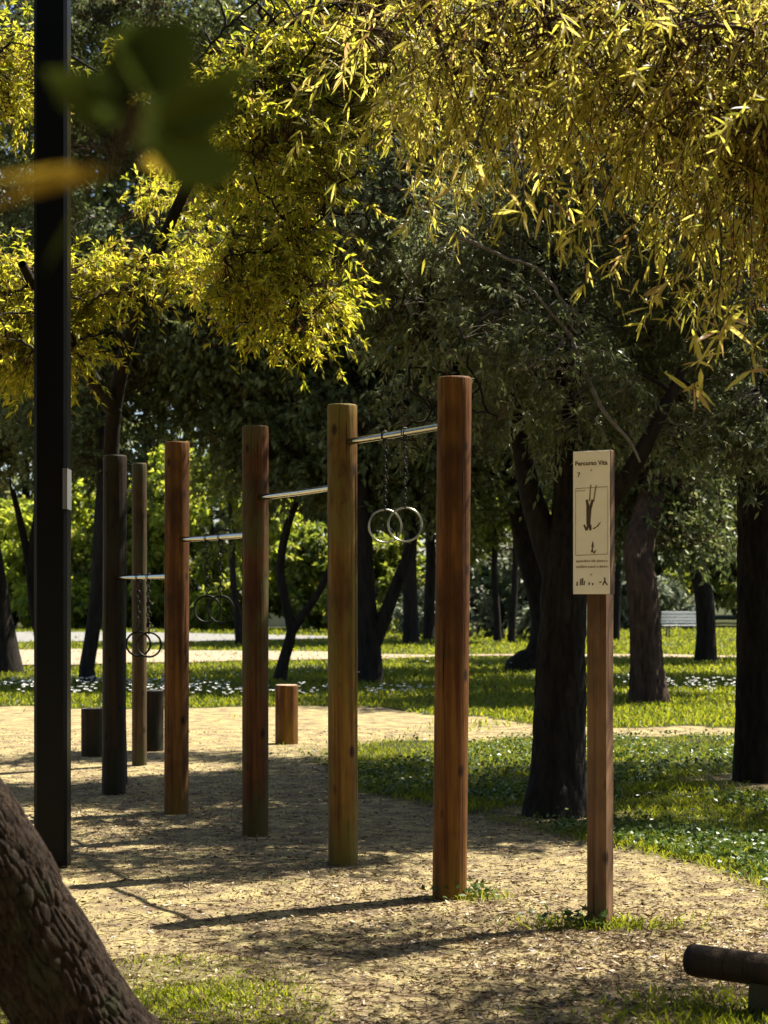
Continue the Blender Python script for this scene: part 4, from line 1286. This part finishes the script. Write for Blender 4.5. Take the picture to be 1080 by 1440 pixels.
bush(700, 897, 5.0, 3.4, 'pale grey-green bushy tree glimpsed between the nearest post and the bowed trunk', 'leaf_grey', 91)
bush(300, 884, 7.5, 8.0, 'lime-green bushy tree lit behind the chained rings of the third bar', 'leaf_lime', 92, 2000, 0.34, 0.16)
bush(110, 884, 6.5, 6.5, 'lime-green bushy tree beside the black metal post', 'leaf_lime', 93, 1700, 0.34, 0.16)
bush(20, 882, 6.0, 6.0, 'mid-green bushy tree by the left edge beyond the road', 'leaf_mid', 94, 1600, 0.34, 0.16)
bush(430, 886, 5.0, 4.5, 'mid-green bushy tree behind the Y-shaped slender tree', 'leaf_mid', 95, 1200, 0.34, 0.16)
bush(205, 884, 5.5, 6.0, 'mid-green bushy tree behind the slim grey-brown post', 'leaf_mid', 96, 1400, 0.34, 0.16)
bush(540, 890, 4.0, 4.0, 'mid-green bushy tree behind the two-stemmed forked tree', 'leaf_mid', 97, 1000, 0.3, 0.14)
bush(885, 886, 4.0, 4.5, 'pale grey-green bushy tree just right of the sign post', 'leaf_grey', 98, 800, 0.3, 0.14)
bush(950, 876, 9.0, 6.5, 'dull green bushy tree standing behind the white bench', 'leaf_dark', 99, 1800, 0.34, 0.16)
bush(1060, 880, 7.0, 6.0, 'mid-green bushy tree at the right edge beyond the lawn', 'leaf_mid', 100, 1300, 0.34, 0.16)

# far wood closing the view: one mass
r = np.random.default_rng(123)
mb, mt = MB(), MB()
hole = Noise3(0.5, 10, 5)
bl = []
for k in range(46):
    ang = (k + r.uniform(0, 1)) / 46
    xx = -42 + 84 * ang
    yy = 110 + r.uniform(-5, 16)
    hh = r.uniform(32, 48)
    bl.append((np.array([xx, yy, hh * 0.62]), np.array([r.uniform(3, 4.6), r.uniform(3, 4.5), hh * 0.4])))
    bl.append((np.array([xx + r.normal(), yy - 1, r.uniform(1.5, 3)]), np.array([r.uniform(2, 3.5), 2.0, 2.4])))
    bl.append((np.array([xx + r.normal(), yy + 1, r.uniform(6, 9)]), np.array([r.uniform(2.6, 3.6), 3.0, 4.0])))
    tube(mt, [[xx, yy, -0.5], [xx + r.normal() * 0.2, yy, hh * 0.3], [xx + r.normal() * 0.5, yy, hh * 0.7]], [0.35, 0.26, 0.12], 8)
P = sample_blobs(bl, 130000, r, 0.5, hole, -0.9)
D = r.normal(size=P.shape) + [0, 0, -0.3]
leaves(mb, P, D, r.uniform(0.55, 1.15, len(P)), r.uniform(0.28, 0.52, len(P)), 0, r=r)
mb.v += mt.v
mb.q += [q + mb.n for q in [np.concatenate([a for a in mt.q])]] if mt.q else []
mb.qm += [np.full(sum(len(a) for a in mt.q), 1)]
mb.qr += [np.zeros(sum(len(a) for a in mt.q))]
wood = mb.obj('far_woods', ['leaf_dark', 'bark_dark'])
tag(wood, 'dense dark green wood closing the view beyond the grove', kind='stuff')

# ---------------------------------------------------------------- bench, bin and wall in the distance
b = G(962, 897)
t = empty('park_bench', b, 'white slatted park bench far off on the lawn beside a leaning trunk', 'bench')
mb = MB()
for k in range(4):
    box(mb, (-0.8, -0.02 - 0.02 * k, 0.50 + 0.11 * k), (0.8, 0.02 - 0.02 * k + 0.001, 0.585 + 0.11 * k), bev=0.006)
mb.obj('backrest', 'white_slat', t, smooth=False)
mb = MB()
for k in range(4):
    box(mb, (-0.8, -0.16 - 0.12 * k, 0.42), (0.8, -0.06 - 0.12 * k, 0.45), bev=0.006)
mb.obj('seat', 'white_slat', t, smooth=False)
for sx in (-0.6, 0.6):
    mb = MB()
    box(mb, (sx - 0.03, -0.5, 0), (sx + 0.03, -0.44, 0.415), bev=0.005)
    box(mb, (sx - 0.03, 0.025, 0), (sx + 0.03, 0.075, 0.95), bev=0.005)
    box(mb, (sx - 0.03, -0.44, 0.36), (sx + 0.03, 0.025, 0.41), bev=0.005)
    mb.obj('leg', 'grey_iron', t, smooth=False)

t = empty('low_wall', (-3.8, 82, 0), 'pale low wall far off behind the Y-shaped tree', 'wall')
mb = MB()
box(mb, (-3.2, -0.2, -0.2), (3.2, 0.2, 0.75), bev=0.02)
mb.obj('wall_body', 'pale_wall', t, smooth=False)
mb = MB()
box(mb, (-3.3, -0.27, 0.753), (3.3, 0.27, 0.86), bev=0.02)
mb.obj('coping', 'pale_wall', t, smooth=False)
